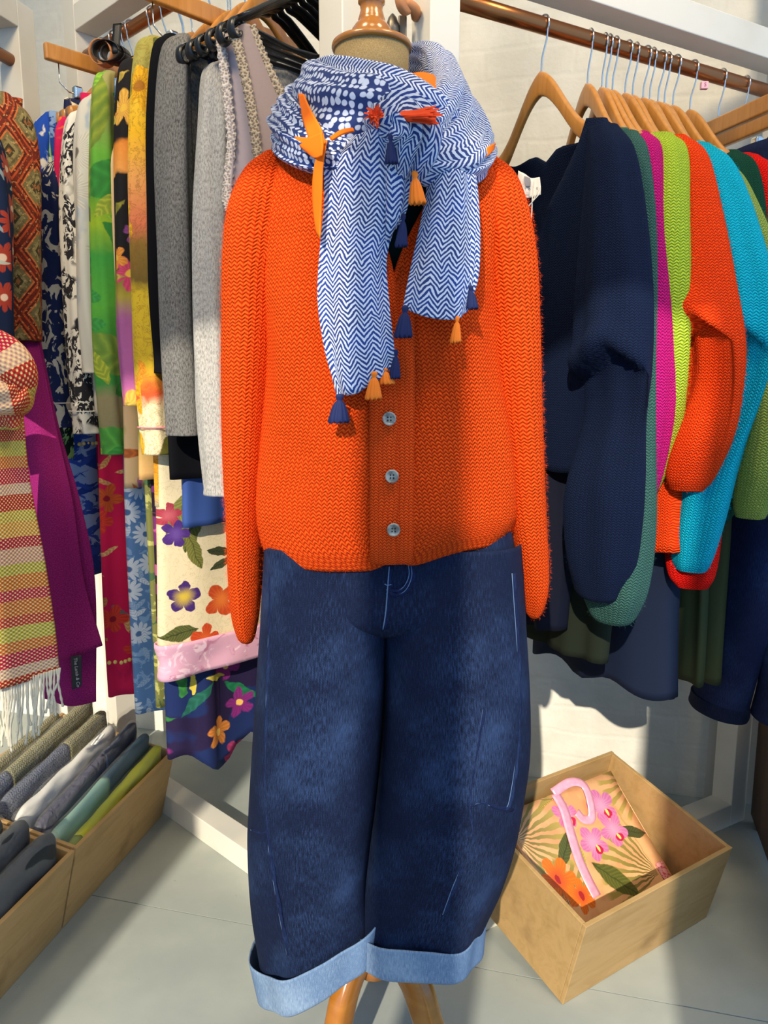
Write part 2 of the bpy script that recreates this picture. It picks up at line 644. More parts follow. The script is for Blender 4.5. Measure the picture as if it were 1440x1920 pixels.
def m_wall():
    m = Mat('white_painted_brick', '#dcd8cb', 0.6, 0.3)
    nd = m.n('ShaderNodeTexCoord')
    uv, u, v = m.uvv()
    br = m.n('ShaderNodeTexBrick')
    nz = m.noise(uv, 9, 3, color=True)
    m.set(br.inputs['Vector'], m.add(uv, m.sc(m.add(nz, (-0.5, -0.5, -0.5)), 0.02)))
    br.inputs['Scale'].default_value = 1.0
    br.inputs['Brick Width'].default_value = 0.23
    br.inputs['Row Height'].default_value = 0.077
    br.inputs['Mortar Size'].default_value = 0.010
    br.inputs['Mortar Smooth'].default_value = 1.0
    a = m.noise(uv, 7, 5, 0.6)
    b = m.noise(uv, 55, 4, 0.6)
    h = m.f('ADD', m.f('MULTIPLY', br.outputs['Fac'], -0.2), m.f('ADD', m.f('MULTIPLY', a, 1.2), m.f('MULTIPLY', b, 0.25)))
    c = m.mix(m.step(a, 0.3, 0.7), '#d3cfc2', '#e2dfd3')
    m.bump(h, 0.4, 0.008)
    return m.base(c)
M_WALL = m_wall()

WB0 = np.array([-0.456, 2.35, 0])          # a point of the back wall's foot
def wall(name, p0, p1, h, mat, th=0.06, n=None):
    p0, p1 = np.asarray(p0, float), np.asarray(p1, float)
    d = p1 - p0
    L = np.linalg.norm(d)
    back = np.array([-d[1], d[0], 0]) / L
    if n is not None and back.dot(n) < 0:
        back = -back
    c = (p0 + p1) / 2 + UZ * h / 2 + back * th / 2
    o = box(name, c, d / 2, back * th / 2, UZ * h / 2, mat, None, 0, True)
    o['kind'] = 'structure'
    return o
WBL = WB0 - E1 * 1.1
WBR = WB0 + E1 * 1.40
wall('wall_back', WBL, WBR, 3.0, M_WALL, n=E2)
wall('wall_left', WBL + E2 * 0.0, WBL - E2 * 3.2, 3.0, M_WALL, n=-E1)
wall('wall_right', WBR + E1 * 0.0, WBR + E1 * 0.9 - E2 * 0.02, 3.0, m_paint('cream_paint', '#d6d0c2', '#c8c1b2'), n=E2)

cl = box('ceiling', (0.3, 0.5, 3.32), (2.6, 0, 0), (0, 2.05, 0), (0, 0, 0.03), m_paint('ceiling_paint', '#e4dfd2', '#d8d2c2'), None, 0)
cl['kind'] = 'structure'
# shop window behind the camera: its bars break the sunlight
wf = root('window_1', 'white framed shop window', None)
del wf['label']
wf['kind'] = 'structure'
WIN = np.array([0.0, -1.55, 0])
box('window_bar', (-0.575, -1.55, 1.9), (0.062, 0, 0), (0, 0.04, 0), (0, 0, 1.9), WHITE_WOOD, wf)
box('window_sill', (-0.69, -1.55, 0.2), (0.61, 0, 0), (0, 0.06, 0), (0, 0, 0.2), WHITE_WOOD, wf)
box('window_head', (-0.69, -1.55, 3.40), (0.61, 0, 0), (0, 0.06, 0), (0, 0, 0.42), WHITE_WOOD, wf)
for xa, xb in ((-1.44, -1.30), (-0.12, 0.34)):  # unseen narrow piers, added and sized to cut off the sun at each side
    wfr = box('sun_blocking_pier', ((xa + xb) / 2, -1.56, 1.9), ((xb - xa) / 2, 0, 0), (0, 0.06, 0), (0, 0, 1.9), M_WALL, None, 0, True)
    wfr['kind'] = 'structure'

# ------------------------------------------------------------------ timber clothes racks
TB = 0.06
dR = np.array([0.870, 0.492, 0]); nR = np.array([0.492, -0.870, 0]); oR = np.array([0.510, 1.668, 0])
dL = np.array([-0.724, 0.690, 0]); nL = np.array([-0.690, -0.724, 0]); oL = np.array([-0.426, 1.798, 0])
ZR, ZL = 1.80, 1.965

def rack(label, o, d, n, s0, s1, ztop, zr, rail=True, extra=0.0):
    r = root('clothes_rack', label, 'clothes rack', tuple(o))
    for s in (s0, s1):
        p = o + d * s
        beam('post', p + UZ * 0.0, p + UZ * (ztop + TB + extra), TB, TB, WHITE_WOOD, r, side=n)
    beam('bottom_beam', o + d * (s0 + TB / 2) + UZ * TB / 2, o + d * (s1 - TB / 2) + UZ * TB / 2, TB, TB, WHITE_WOOD, r)
    beam('top_beam', o + d * (s0 + TB / 2) + UZ * (ztop + TB / 2), o + d * (s1 - TB / 2) + UZ * (ztop + TB / 2), TB, TB, WHITE_WOOD, r)
    if rail:
        tube('hanging_rail', [o + d * (s0 + 0.01) + UZ * zr, o + d * (s1 - 0.01) + UZ * zr], 0.0145, COPPER, r, 20, 6)
    return r
rack('white timber clothes rack with copper rail full of knitted cardigans', oR, dR, nR, -0.485, 0.473, 1.85, ZR, extra=0.35)
rack('white timber clothes rack with copper rail crowded with printed clothes', oL, dL, nL, -0.49, 0.475, 2.015, ZL, extra=0.3)
oF = np.array([-0.90, 2.02, 0]) ; dF = -E2 ; nF = E1
rack('white timber clothes rack standing along the side wall behind the scarves', oF + E2 * 0.02, dF, nF, 0.0, 1.35, 1.99, 1.92, extra=0.0)

# little fittings on the central posts
lt = root('gate_latch', 'dull metal latch knob on the white corner post', 'latch', tuple(S(735, 50, 1.42)))
q = S(736, 58, 1.405)
lathe('latch_knob', [(0.0085, -0.02), (0.0095, -0.008), (0.011, 0), (0.0105, 0.010), (0.007, 0.020), (0.002, 0.026), (0.0004, 0.027)], q, STEEL, lt, 20)
box('latch_plate', q + np.array([0.017, 0.012, 0.0]), (0.007, 0, 0), (0, 0.005, 0), (0, 0, 0.028), STEEL, lt)
pg = root('wall_peg', 'copper coloured round peg hanging strap on the corner post', 'peg', tuple(S(762, 8, 1.40)))
q = S(757, 5, 1.39)
LEATHER = plain('tan_leather', '#c08152', 0.5, 0.3, var=0.2)
lathe('peg_disc', [(0.003, -0.006), (0.017, -0.006), (0.019, -0.002), (0.019, 0.004), (0.015, 0.007), (0.002, 0.007)], q, LEATHER, pg, 24, axis=(0.8, -0.6, 0.1))
tube('peg_arm', [q, q + np.array([0.018, 0.012, -0.004]), q + np.array([0.022, 0.035, -0.006])], 0.009, LEATHER, pg, 12, 8)

cb = tube('wall_cable', [S(131, -40, 2.12), S(134, 30, 2.12), S(137, 70, 2.12), S(140, 130, 2.12), S(146, 260, 2.12)], 0.0025, plain('grey_cable', '#8d8a80', 0.6), None, 8, 20)
tag(cb, 'thin grey cable running down between the white posts', 'cable')

# brown cabinet at the right edge
cbn = root('low_cabinet', 'dark brown wooden cabinet side standing beside the white rack foot', 'cabinet', (1.1, 1.75, 0))
c0 = np.array([0.975, 1.885, 0]); cd_ = np.array([-0.262, -0.965, 0]); cs_ = np.array([0.965, -0.262, 0])
box('side_panel', c0 + cd_ * 0.33 + cs_ * 0.012 + UZ * 0.28, cd_ * 0.33, cs_ * 0.012, UZ * 0.26, BROWN_WOOD, cbn)
box('cabinet_top', c0 + cd_ * 0.33 + cs_ * 0.15 + UZ * 0.552, cd_ * 0.34, cs_ * 0.155, UZ * 0.012, BROWN_WOOD, cbn)
box('front_panel', c0 + cd_ * 0.648 + cs_ * 0.162 + UZ * 0.28, cd_ * 0.012, cs_ * 0.138, UZ * 0.26, BROWN_WOOD, cbn)
box('back_panel', c0 + cd_ * 0.012 + cs_ * 0.162 + UZ * 0.28, cd_ * 0.012, cs_ * 0.138, UZ * 0.26, BROWN_WOOD, cbn)
for f in (0.03, 0.36):
    box('foot', c0 + cd_ * f + cs_ * 0.03 + UZ * 0.012, cd_ * 0.02, cs_ * 0.02, UZ * 0.012, PLY, cbn)
    box('foot', c0 + cd_ * f + cs_ * 0.26 + UZ * 0.012, cd_ * 0.02, cs_ * 0.02, UZ * 0.012, PLY, cbn)

# ------------------------------------------------------------------ dress form
MX, MY = -0.017, 1.155
GOLD_WOOD = wood('varnished_beech', '#b9772c', '#a2621d', (6, 6, 30), 0.25, 0.03, 0.5)
def m_linen():
    m = Mat('natural_linen', '#a08a5f', 0.85, 0.15)
    uv, u, v = m.uvv()
    a = m.noise(m.sc(uv, (1, 6, 1)), 260, 2)
    b = m.noise(m.sc(uv, (6, 1, 1)), 260, 2)
    h = m.f('ADD', a, b)
    m.bump(h, 0.4, 0.001)
    return m.base(m.mix(m.step(h, 0.7, 1.3), '#857045', '#a8916a'))
LINEN = m_linen()
df = root('dress_form', 'linen tailor dress form with turned wooden neck finial on splayed wooden legs', 'mannequin', (MX, MY, 0))
lathe('torso', [(0.04, 0.80), (0.075, 0.82), (0.086, 0.90), (0.085, 1.02), (0.078, 1.12), (0.082, 1.24), (0.080, 1.33), (0.072, 1.40), (0.060, 1.46), (0.053, 1.49), (0.052, 1.52), (0.051, 1.565), (0.0515, 1.604)], (MX, MY, 0), LINEN, df, 40)
lathe('neck_cap', [(0.0515, 1.603), (0.0545, 1.604), (0.0555, 1.607), (0.0545, 1.611), (0.05, 1.613), (0.028, 1.614)], (MX, MY, 0), GOLD_WOOD, df, 40)
lathe('finial', [(0.0265, 1.612), (0.0285, 1.616), (0.029, 1.622), (0.027, 1.630), (0.0225, 1.636), (0.0185, 1.640), (0.0185, 1.643), (0.017, 1.648), (0.0150, 1.655), (0.016, 1.662), (0.0185, 1.664), (0.0185, 1.667), (0.0175, 1.669), (0.022, 1.684), (0.026, 1.70), (0.0275, 1.72), (0.024, 1.745), (0.015, 1.765), (0.004, 1.775)], (MX, MY, 0), GOLD_WOOD, df, 36)
lathe('pole', [(0.02, 0.19), (0.022, 0.25), (0.020, 0.5), (0.02, 0.87)], (MX, MY, 0), GOLD_WOOD, df, 20)
lathe('hub', [(0.02, 0.17), (0.036, 0.18), (0.04, 0.21), (0.036, 0.25), (0.024, 0.265)], (MX, MY, 0), GOLD_WOOD, df, 24)

def leg(ang, reach):
    d = np.array([math.sin(ang), -math.cos(ang), 0])
    c = np.array([MX, MY, 0])
    pts = [(0.015, 0.235), (0.05, 0.222), (0.085, 0.185), (0.11, 0.125), (0.145, 0.065), (0.19, 0.032), (reach, 0.017)]
    pth = cr([c + d * a + UZ * z for a, z in pts], 22)
    T, A, B = frames(pth)
    hh = prof(np.linspace(0, 1, 22), [(0, 0.027), (0.35, 0.026), (0.75, 0.020), (1, 0.014)])
    ww = prof(np.linspace(0, 1, 22), [(0, 0.016), (0.5, 0.017), (1, 0.015)])
    ph = np.linspace(0, 2 * np.pi, 20, endpoint=False)
    cx = np.sign(np.cos(ph)) * np.abs(np.cos(ph)) ** 0.55
    cy = np.sign(np.sin(ph)) * np.abs(np.sin(ph)) ** 0.55
    P = pth[:, None] + A[:, None] * (ww[:, None] * cx)[..., None] + B[:, None] * (hh[:, None] * cy)[..., None]
    grid('leg', P, GOLD_WOOD, df, cu=True, cap0=True, cap1=True)
leg(R(-33), 0.235)
leg(R(55), 0.235)
leg(R(176), 0.235)

# ------------------------------------------------------------------ jeans
def rows3(tab, Y=1.12):
    """(row, left px, right px, half depth, [centre Y]) -> z, xc, hx, d, yc ; z falling"""
    out = []
    for r in tab:
        a, b = S(r[1], r[0], Y), S(r[2], r[0], Y)
        out.append((a[2], (a[0] + b[0]) / 2, (b[0] - a[0]) / 2, r[3], r[4] if len(r) > 4 else 1.13))
    return np.array(out)[::-1]

def sup(t, e):
    return np.sign(t) * np.abs(t) ** e

class Body:
    def __init__(s, tab, e=0.8):
        s.t = rows3(tab)
        s.e = e
        s.z0, s.z1 = s.t[0, 0], s.t[-1, 0]
    def at(s, z):
        return prof(np.clip(z, s.z0, s.z1), s.t)
    def pt(s, ph, z):
        """ph = 0 at the front, rising to the right"""
        xc, hx, d, yc = np.moveaxis(s.at(z), -1, 0)
        return np.stack([xc + hx * sup(np.sin(ph), s.e), yc - d * sup(np.cos(ph), s.e), z + 0 * ph], -1)
    def front(s, px, py, off=0.0):
        Y = 1.03
        for _ in range(8):
            p = S(px, py, Y)
            xc, hx, d, yc = s.at(np.array([p[2]]))[0]
            xn = np.clip((p[0] - xc) / hx, -1, 1)
            ph = math.asin(np.sign(xn) * abs(xn) ** (1 / s.e))
            Y = yc - d * abs(math.cos(ph)) ** s.e - off
        return S(px, py, Y)

def m_denim(name, base, worn, dark, amount=1.0, inside=False):
    m = Mat(name, base, 0.85, 0.2)
    uv, u, v = m.uvv()
    st = m.noise(m.sc(uv, (9, 0.7, 1)), 110, 3, 0.7)
    st2 = m.noise(m.sc(uv, (1, 5, 1)), 200, 2, 0.6)
    tw = m.f('SINE', m.f('MULTIPLY', m.f('ADD', u, m.f('MULTIPLY', v, 0.8)), 3300.0))
    big = m.noise(uv, 5.5, 3, 0.55)
    c = m.mix(m.f('MULTIPLY', m.step(m.f('ADD', m.f('MULTIPLY', st, 0.6), m.f('MULTIPLY', st2, 0.4)), 0.35, 0.72), 0.75), dark, base)
    w = m.f('MULTIPLY', m.step(m.f('MULTIPLY_ADD', st, 0.5, m.f('MULTIPLY', big, 0.8)), 0.58, 0.86), amount)
    c = m.mix(w, c, worn)
    m.bump(m.f('ADD', st, m.f('MULTIPLY', tw, 0.3)), 0.35, 0.0012)
    return m.base(c)
DENIM = m_denim('dark_wash_denim', '#142446', '#38507a', '#060f26', 0.55)
DENIM_DARK = m_denim('dark_wash_denim_side', '#152650', '#314a76', '#091230', 0.4)
DENIM_IN = m_denim('denim_wrong_side', '#7f97b3', '#a9bccd', '#5e7797', 0.7)
STITCH = plain('pale_blue_stitching', '#5f7798', 0.8)

jn = root('jeans', 'dark blue barrel leg jeans with turned up pale cuffs on the dress form', 'jeans', (MX, MY, 0.1))
LL = Body([(1000, 500, 742, .100), (1170, 492, 727, .106), (1300, 483, 722, .110), (1400, 476, 714, .115), (1500, 470, 704, .115), (1560, 468, 699, .11), (1650, 476, 694, .10), (1750, 496, 690, .085), (1850, 515, 686, .075)], 0.66)
RL = Body([(1000, 722, 972, .100), (1170, 720, 982, .106), (1300, 720, 990, .110), (1400, 714, 988, .115), (1500, 704, 972, .115), (1560, 698, 958, .11), (1650, 692, 930, .10), (1720, 686, 902, .09), (1800, 680, 880, .08)], 0.66)
HP = Body([(930, 512, 950, .092), (1000, 505, 958, .098), (1060, 499, 968, .103), (1120, 495, 976, .104), (1150, 494, 978, .096), (1178, 496, 976, .060)], 0.62)

def legmesh(B, name, shear, wr, seed, ztop, zbot, tw=0.0):
    n, m = 96, 110
    ph = np.linspace(-np.pi, np.pi, n, endpoint=False)
    z = np.linspace(ztop, zbot, m)[:, None] + 0 * ph[None]
    P = B.pt(ph[None] + 0 * z, z)
    t = (ztop - z) / (ztop - zbot)
    rr = np.random.default_rng(seed)
    w = 0
    for k in range(7):
        a, f, g, p_ = rr.uniform(0.3, 1), rr.uniform(2, 7), rr.uniform(-9, 9), rr.uniform(0, 6.3)
        w = w + a * np.sin(f * ph[None] + g * t * 2 + p_)
    amp = wr * (0.25 + 1.3 * sst(t, 0.55, 1.0))
    c = np.stack([B.at(z[:, 0])[:, 0], B.at(z[:, 0])[:, 3]], -1)
    d = P[..., :2] - c[:, None]
    d /= np.linalg.norm(d, axis=2, keepdims=True) + 1e-9
    P[..., :2] += d * (w * amp / 3)[..., None]
    P[..., 2] += shear * (P[..., 0] - c[:, None, 0]) * sst(t, 0.6, 1.0)
    U = np.broadcast_to(ph[None] * 0.115, (m, n))
    U = np.concatenate([U, U[:, -1:] + 0.0075], 1)
    o = grid(name, P, DENIM, jn, cu=True, U=U, V=np.concatenate([ztop - z, ztop - z[:, :1]], 1), thick=0.002)
    return P
zt = S(720, 1010, 1.12)[2]
PL = legmesh(LL, 'leg', 0.62, 0.010, 3, zt, 0.212)
PR = legmesh(RL, 'leg', -0.02, 0.010, 8, zt, 0.252)
ph = np.linspace(-np.pi, np.pi, 96, endpoint=False)
zz = np.linspace(HP.z1, HP.z0 + 0.004, 30)[:, None] + 0 * ph[None]
grid('hip_section', HP.pt(ph[None] + 0 * zz, zz), DENIM, jn, cu=True, U=np.concatenate([np.broadcast_to(ph[None] * 0.2, zz.shape), np.full((30, 1), np.pi * 0.2)], 1), V=np.concatenate([zt - zz, zt - zz[:, :1]], 1), thick=0.002)

def make_cuff(P, h0, flare, seed):
    ring = P[-1].copy()
    n = len(ring)
    rr = np.random.default_rng(seed)
    ang = np.linspace(-np.pi, np.pi, n, endpoint=False)
    wob = sum(rr.uniform(.3, 1) * np.sin(k * ang + rr.uniform(0, 6)) for k in (2, 3, 5, 8)) / 2.5
    c = ring.mean(0)
    out = ring - c
    out[:, 2] = 0
    out /= np.linalg.norm(out, axis=1, keepdims=True)
    L = np.linspace(0, 1, 18)
    rows = []
    for t in L:
        if t < 0.2:      # the roll at the bottom
            a = t / 0.2 * np.pi
            r_ = 0.002 + 0.0045 * (1 - math.cos(a))
            dz = -0.006 * math.sin(a)
            rows.append(ring + out * r_ + np.array([0, 0, dz]))
        else:
            q = (t - 0.2) / 0.8
            h = h0 * q * (1 + 0.12 * wob)
            r_ = 0.011 + flare * q + 0.004 * wob * q
            p = ring + out * np.asarray(r_).reshape(-1, 1)
            p[:, 2] += h
            rows.append(p)
    return grid('cuff', np.array(rows), DENIM_IN, jn, cu=True, thick=0.002)
make_cuff(PL, 0.068, 0.010, 5)
make_cuff(PR, 0.052, 0.004, 6)

def seam(pts, B, name='seam', r=0.0011, mat=None, off=0.0012, n=30):
    p = cr(np.array(pts, float), n)
    tube('seam_ridge', [B.front(a + 3, b, off * 0.5) for a, b in p], np.array([[0.0032 + 0.001 * math.sin(i * 1.9), 0.0018] for i in range(n)]), DENIM_DARK, jn, 8, up=(0, 1, 0))
    tube(name, [B.front(a, b, off) for a, b in p], r, mat or STITCH, jn, 6)
seam([(506, 1075), (503, 1200), (497, 1400), (500, 1555), (517, 1680), (538, 1790)], LL, r=0.0006)
seam([(470, 1556), (486, 1562), (501, 1561)], LL, r=0.0010, n=10)
seam([(960, 1075), (970, 1240), (968, 1400), (955, 1500), (944, 1518)], RL, r=0.0006)
seam([(880, 1510), (905, 1505), (925, 1513), (958, 1519)], RL, r=0.0010, n=14)
seam([(905, 1330), (888, 1430), (878, 1510), (882, 1575), (850, 1660), (830, 1715)], RL, r=0.0008)
seam([(730, 1062), (727, 1100), (723, 1150), (718, 1180)], HP, r=0.0010, off=0.002, n=14)
seam([(770, 1055), (772, 1080), (762, 1105), (745, 1115), (724, 1113)], HP, r=0.0007, off=0.002, n=16)
seam([(765, 1055), (767, 1078), (758, 1099), (743, 1108), (724, 1106)], HP, r=0.0007, off=0.002, n=16)
seam([(721, 1095), (727, 1097), (734, 1096)], HP, r=0.0010, off=0.002, n=6)

# ------------------------------------------------------------------ dark top and orange cardigan
TEAL_TOP = plain('bottle_green_jersey', '#0c2a2c', 0.9, 0.15, sheen=0.1)
TP = Body([(225, 655, 775, .055, 1.15), (262, 600, 850, .066, 1.145), (300, 540, 900, .078, 1.14), (420, 530, 910, .094, 1.135), (700, 530, 910, .102, 1.13), (960, 520, 935, .096, 1.13), (1030, 515, 945, .092, 1.13)], 0.85)
tt = root('under_top', 'bottle green top showing in the neck of the orange cardigan', 'top', (MX, MY, 0.9))
zz = np.linspace(TP.z1, TP.z0, 40)[:, None] + 0 * ph[None]
grid('top_body', TP.pt(ph[None] + 0 * zz, zz), TEAL_TOP, tt, cu=True, cap0=False)

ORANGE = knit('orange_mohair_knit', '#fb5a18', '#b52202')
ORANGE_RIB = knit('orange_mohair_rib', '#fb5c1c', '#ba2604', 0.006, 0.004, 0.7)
cg = root('cardigan', 'bright orange mohair cardigan buttoned over the dress form with scarf', 'cardigan', (MX, MY, 0.9))
CB = Body([(262, 612, 838, .068, 1.142), (282, 560, 880, .080, 1.138), (305, 522, 916, .090, 1.135), (345, 505, 934, .100, 1.13), (420, 500, 938, .112, 1.128), (560, 500, 936, .122, 1.125), (700, 497, 940, .127, 1.125), (860, 490, 957, .128, 1.125), (950, 486, 967, .126, 1.125), (1000, 490, 962, .118, 1.125), (1030, 500, 948, .106, 1.125)], 0.82)
zc = CB.front(742, 545)[2]
def gap(z):
    return 0.0006 + 0.088 * sst(z, zc - 0.005, CB.z1 + 0.02) ** 0.9
n, m = 140, 120
t = np.linspace(0, 1, n)
z1 = np.linspace(CB.z1, CB.z0, m)
xc_, hx_ = CB.at(z1)[:, 0], CB.at(z1)[:, 1]
XM = 0.012
fr0 = np.arcsin(np.clip((gap(z1) + (XM - xc_)) / hx_, -1, 1))
fr1 = np.arcsin(np.clip((-gap(z1) + (XM - xc_)) / hx_, -1, 1))
fr0 = np.sign(fr0) * np.abs(np.sin(fr0)) ** (1 / CB.e); fr0 = np.arcsin(fr0)
fr1 = np.sign(fr1) * np.abs(np.sin(fr1)) ** (1 / CB.e); fr1 = np.arcsin(fr1)
PHI = fr0[:, None] + (2 * np.pi + fr1 - fr0)[:, None] * t[None]
Z = z1[:, None] + 0 * PHI
P = CB.pt(PHI, Z)
hem = sst(Z, CB.z0 + 0.07, CB.z0)
# soft knit waves, the hem drawn up a little at the front opening and the sides
wv = 0.0035 * np.sin(5 * PHI + 6 * Z / 0.3) + 0.0025 * np.sin(9 * PHI - 14 * Z)
dd = P[..., :2] - np.stack([CB.at(z1)[:, 0], CB.at(z1)[:, 3]], -1)[:, None]
dd /= np.linalg.norm(dd, axis=2, keepdims=True) + 1e-9
P[..., :2] += dd * wv[..., None]
P[..., 2] += hem * (0.012 * np.exp(-((P[..., 0] - XM) / 0.018) ** 2) - 0.010 * np.cos((P[..., 0] + 0.06) / 0.07) + 0.010 * (P[..., 0] > 0.02) * sst(P[..., 0], 0.02, 0.1))
U = np.cumsum(np.concatenate([np.zeros((m, 1)), np.linalg.norm(np.diff(P, axis=1), axis=2)], 1), 1)
U = U - U[:, n // 2:n // 2 + 1]
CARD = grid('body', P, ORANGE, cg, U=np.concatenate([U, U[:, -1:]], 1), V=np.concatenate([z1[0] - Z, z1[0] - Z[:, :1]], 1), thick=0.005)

def fsurf(B, x, z, off):
    xc, hx, d, yc = B.at(np.array([z]))[0]
    xn = np.clip((x - xc) / hx, -0.999, 0.999)
    ph_ = math.asin(np.sign(xn) * abs(xn) ** (1 / B.e))
    return np.array([x, yc - d * abs(math.cos(ph_)) ** B.e - off, z])
for side in (1, -1):
    rows = []
    for z in np.linspace(CB.z1 - 0.004, CB.z0 + 0.004, 90):
        g = float(gap(np.array(z)))
        wave = 0.002 * math.sin(z * 58)
        if side == -1:
            xs = np.linspace(-g - 0.030, -g + 0.006 + wave, 7)
        else:
            xs = np.linspace(g - 0.004, g + 0.026, 7)
        zo = 0.014 * math.exp(-((z - CB.z0) / 0.02) ** 2) * 0
        rows.append([fsurf(CB, XM + x, z, (0.0065 if side == -1 else 0.004) + 0.002 * math.sin(math.pi * i / 6)) + np.array([0, 0, zo]) for i, x in enumerate(xs)])
    grid('button_band', rows, ORANGE_RIB, cg, thick=0.004)

SHELL = Mat('smoky_shell_button', '#8b887f', 0.3, 0.5)
_nz = SHELL.noise(SHELL.obj(), 120, 3)
SHELL.base(SHELL.mix(SHELL.step(_nz, 0.35, 0.65), '#6d6a62', '#a9a79c'))
SHELL = SHELL.m
THREAD = plain('button_thread', '#2c2a28', 0.9)
for bx_, by_ in ((731, 676), (730, 785), (735, 893), (738, 993)):
    c = CB.front(bx_, by_, 0.013)
    b = lathe('button', [(0.0005, 0.0026), (0.0060, 0.0026), (0.0068, 0.0036), (0.0080, 0.0038), (0.0088, 0.003), (0.0088, 0.001), (0.006, 0.0), (0.0005, 0.0)], c, SHELL, cg, 28, axis=(0, -1, 0.05))
    for ax, az in ((1, 1), (-1, 1), (1, -1), (-1, -1)):
        lathe('button_thread', [(0.0003, 0.0), (0.0011, 0.0002), (0.0010, 0.0012), (0.0002, 0.0014)], c + np.array([0.0019 * ax, -0.0024, 0.0019 * az]), THREAD, b, 8, axis=(0, -1, 0))

def sleeve_px(tab, name, mat, parent, seed, up=(0, 1, 0)):
    c = np.array([list(S(r[0], r[1], r[4] if len(r) > 4 else 1.11)) + [r[2], r[3]] for r in tab])
    q = cr(c, 70)
    nph = 48
    phs = np.linspace(0, 2 * np.pi, nph, endpoint=False)
    rr = np.random.default_rng(seed)
    tt_ = np.linspace(0, 1, 70)[:, None]
    w = sum(rr.uniform(.4, 1) * np.sin(f * phs[None] + g * tt_ + p_) for f, g, p_ in zip((2, 3, 3, 5), rr.uniform(-14, 14, 4), rr.uniform(0, 6, 4)))
    s_ = 1 + 0.03 * w
    P = np.stack([q[:, 0:1] + q[:, 3:4] * np.cos(phs)[None] * s_, q[:, 1:2] + q[:, 4:5] * np.sin(phs)[None] * s_, q[:, 2:3] + 0 * phs[None] * s_], -1)
    return grid(name, P, mat, parent, cu=True, cap0=True, cap1=True)
sleeve_px([(520, 292, .020, .030, 1.13), (503, 325, .034, .048, 1.125), (488, 390, .042, .056, 1.115), (476, 480, .040, .058), (470, 600, .038, .056), (464, 740, .036, .052), (460, 870, .033, .048), (459, 980, .0285, .044), (459, 1080, .0255, .040), (460, 1150, .021, .034), (462, 1190, .014, .024), (463, 1202, .009, .014)], 'sleeve', ORANGE, cg, 2)
sleeve_px([(905, 300, .020, .030, 1.13), (925, 335, .034, .048, 1.125), (938, 400, .040, .056, 1.115), (950, 490, .039, .058), (958, 610, .037, .056), (966, 740, .036, .052), (978, 870, .033, .048), (990, 980, .0275, .042), (999, 1060, .0225, .036), (1002, 1110, .018, .030), (1001, 1145, .012, .02), (1000, 1156, .007, .012)], 'sleeve', ORANGE, cg, 4)
# ------------------------------------------------------------------ scarf
def m_herring(name, scale=1.0, dots=False):
    m = Mat(name, '#c9cfdd', 0.8, 0.2, 0.15)
    uv, u, v = m.uvv()
    nz = m.noise(uv, 70, 2, color=True)
    w = m.add(uv, m.sc(m.add(nz, (-0.5, -0.5, -0.5)), 0.0045))
    nz2 = m.noise(uv, 22, 2, color=True)
    w = m.add(w, m.sc(m.add(nz2, (-0.5, -0.5, -0.5)), 0.012))
    sp = m.n('ShaderNodeSeparateXYZ')
    m.set(sp.inputs[0], w)
    u, v = sp.outputs[0], sp.outputs[1]
    if dots:
        vo = m.n('ShaderNodeTexVoronoi', voronoi_dimensions='2D')
        m.set(vo.inputs['Vector'], w)
        vo.inputs['Scale'].default_value = 118
        vo.inputs['Randomness'].default_value = 0.42
        k = m.noise(uv, 60, 2)
        f = m.step(m.f('ADD', vo.outputs['Distance'], m.f('MULTIPLY', m.f('SUBTRACT', k, 0.5), 0.5)), 0.42, 0.30)
        c = m.mix(f, '#1b2f66', '#b9c2d6')
    else:
        W, per = 0.0200 * scale, 0.0064 * scale
        fr = m.f('MULTIPLY', m.f('PINGPONG', m.f('DIVIDE', u, W), 0.5), 2.0)
        phs = m.f('ADD', m.f('DIVIDE', v, per), m.f('MULTIPLY', fr, W / 2 / per * 1.15))
        st = m.f('MULTIPLY_ADD', m.f('SINE', m.f('MULTIPLY', phs, 6.2832)), 0.5, 0.5)
        k = m.noise(uv, 260, 2)
        f = m.step(m.f('ADD', st, m.f('MULTIPLY', m.f('SUBTRACT', k, 0.5), 0.9)), 0.42, 0.66)
        big = m.noise(uv, 18, 2)
        navy = m.mix(m.step(big, 0.35, 0.65), '#2a3a70', '#1f3f8a')
        c = m.mix(f, navy, '#ccd2de')
    m.bump(f, 0.12, 0.001)
    return m.base(c)
HERR = m_herring('blue_white_herringbone_cotton')
DOTS = m_herring('navy_cotton_with_white_dabs', dots=True)
TRIM = plain('orange_cotton_trim', '#f2700f', 0.8, 0.2)
T_NAVY = plain('navy_tassel_thread', '#16224f', 0.75, 0.3)
T_OR = plain('orange_tassel_thread', '#f27c1c', 0.7, 0.3)
T_OR2 = plain('red_orange_tassel_thread', '#ee4a18', 0.75, 0.3)

sf = root('scarf', 'blue and white herringbone scarf with orange trim and tassels knotted at the neck', 'scarf', tuple(S(720, 220, 1.1)))
AX = np.array([MX, MY + 0.01, 0])

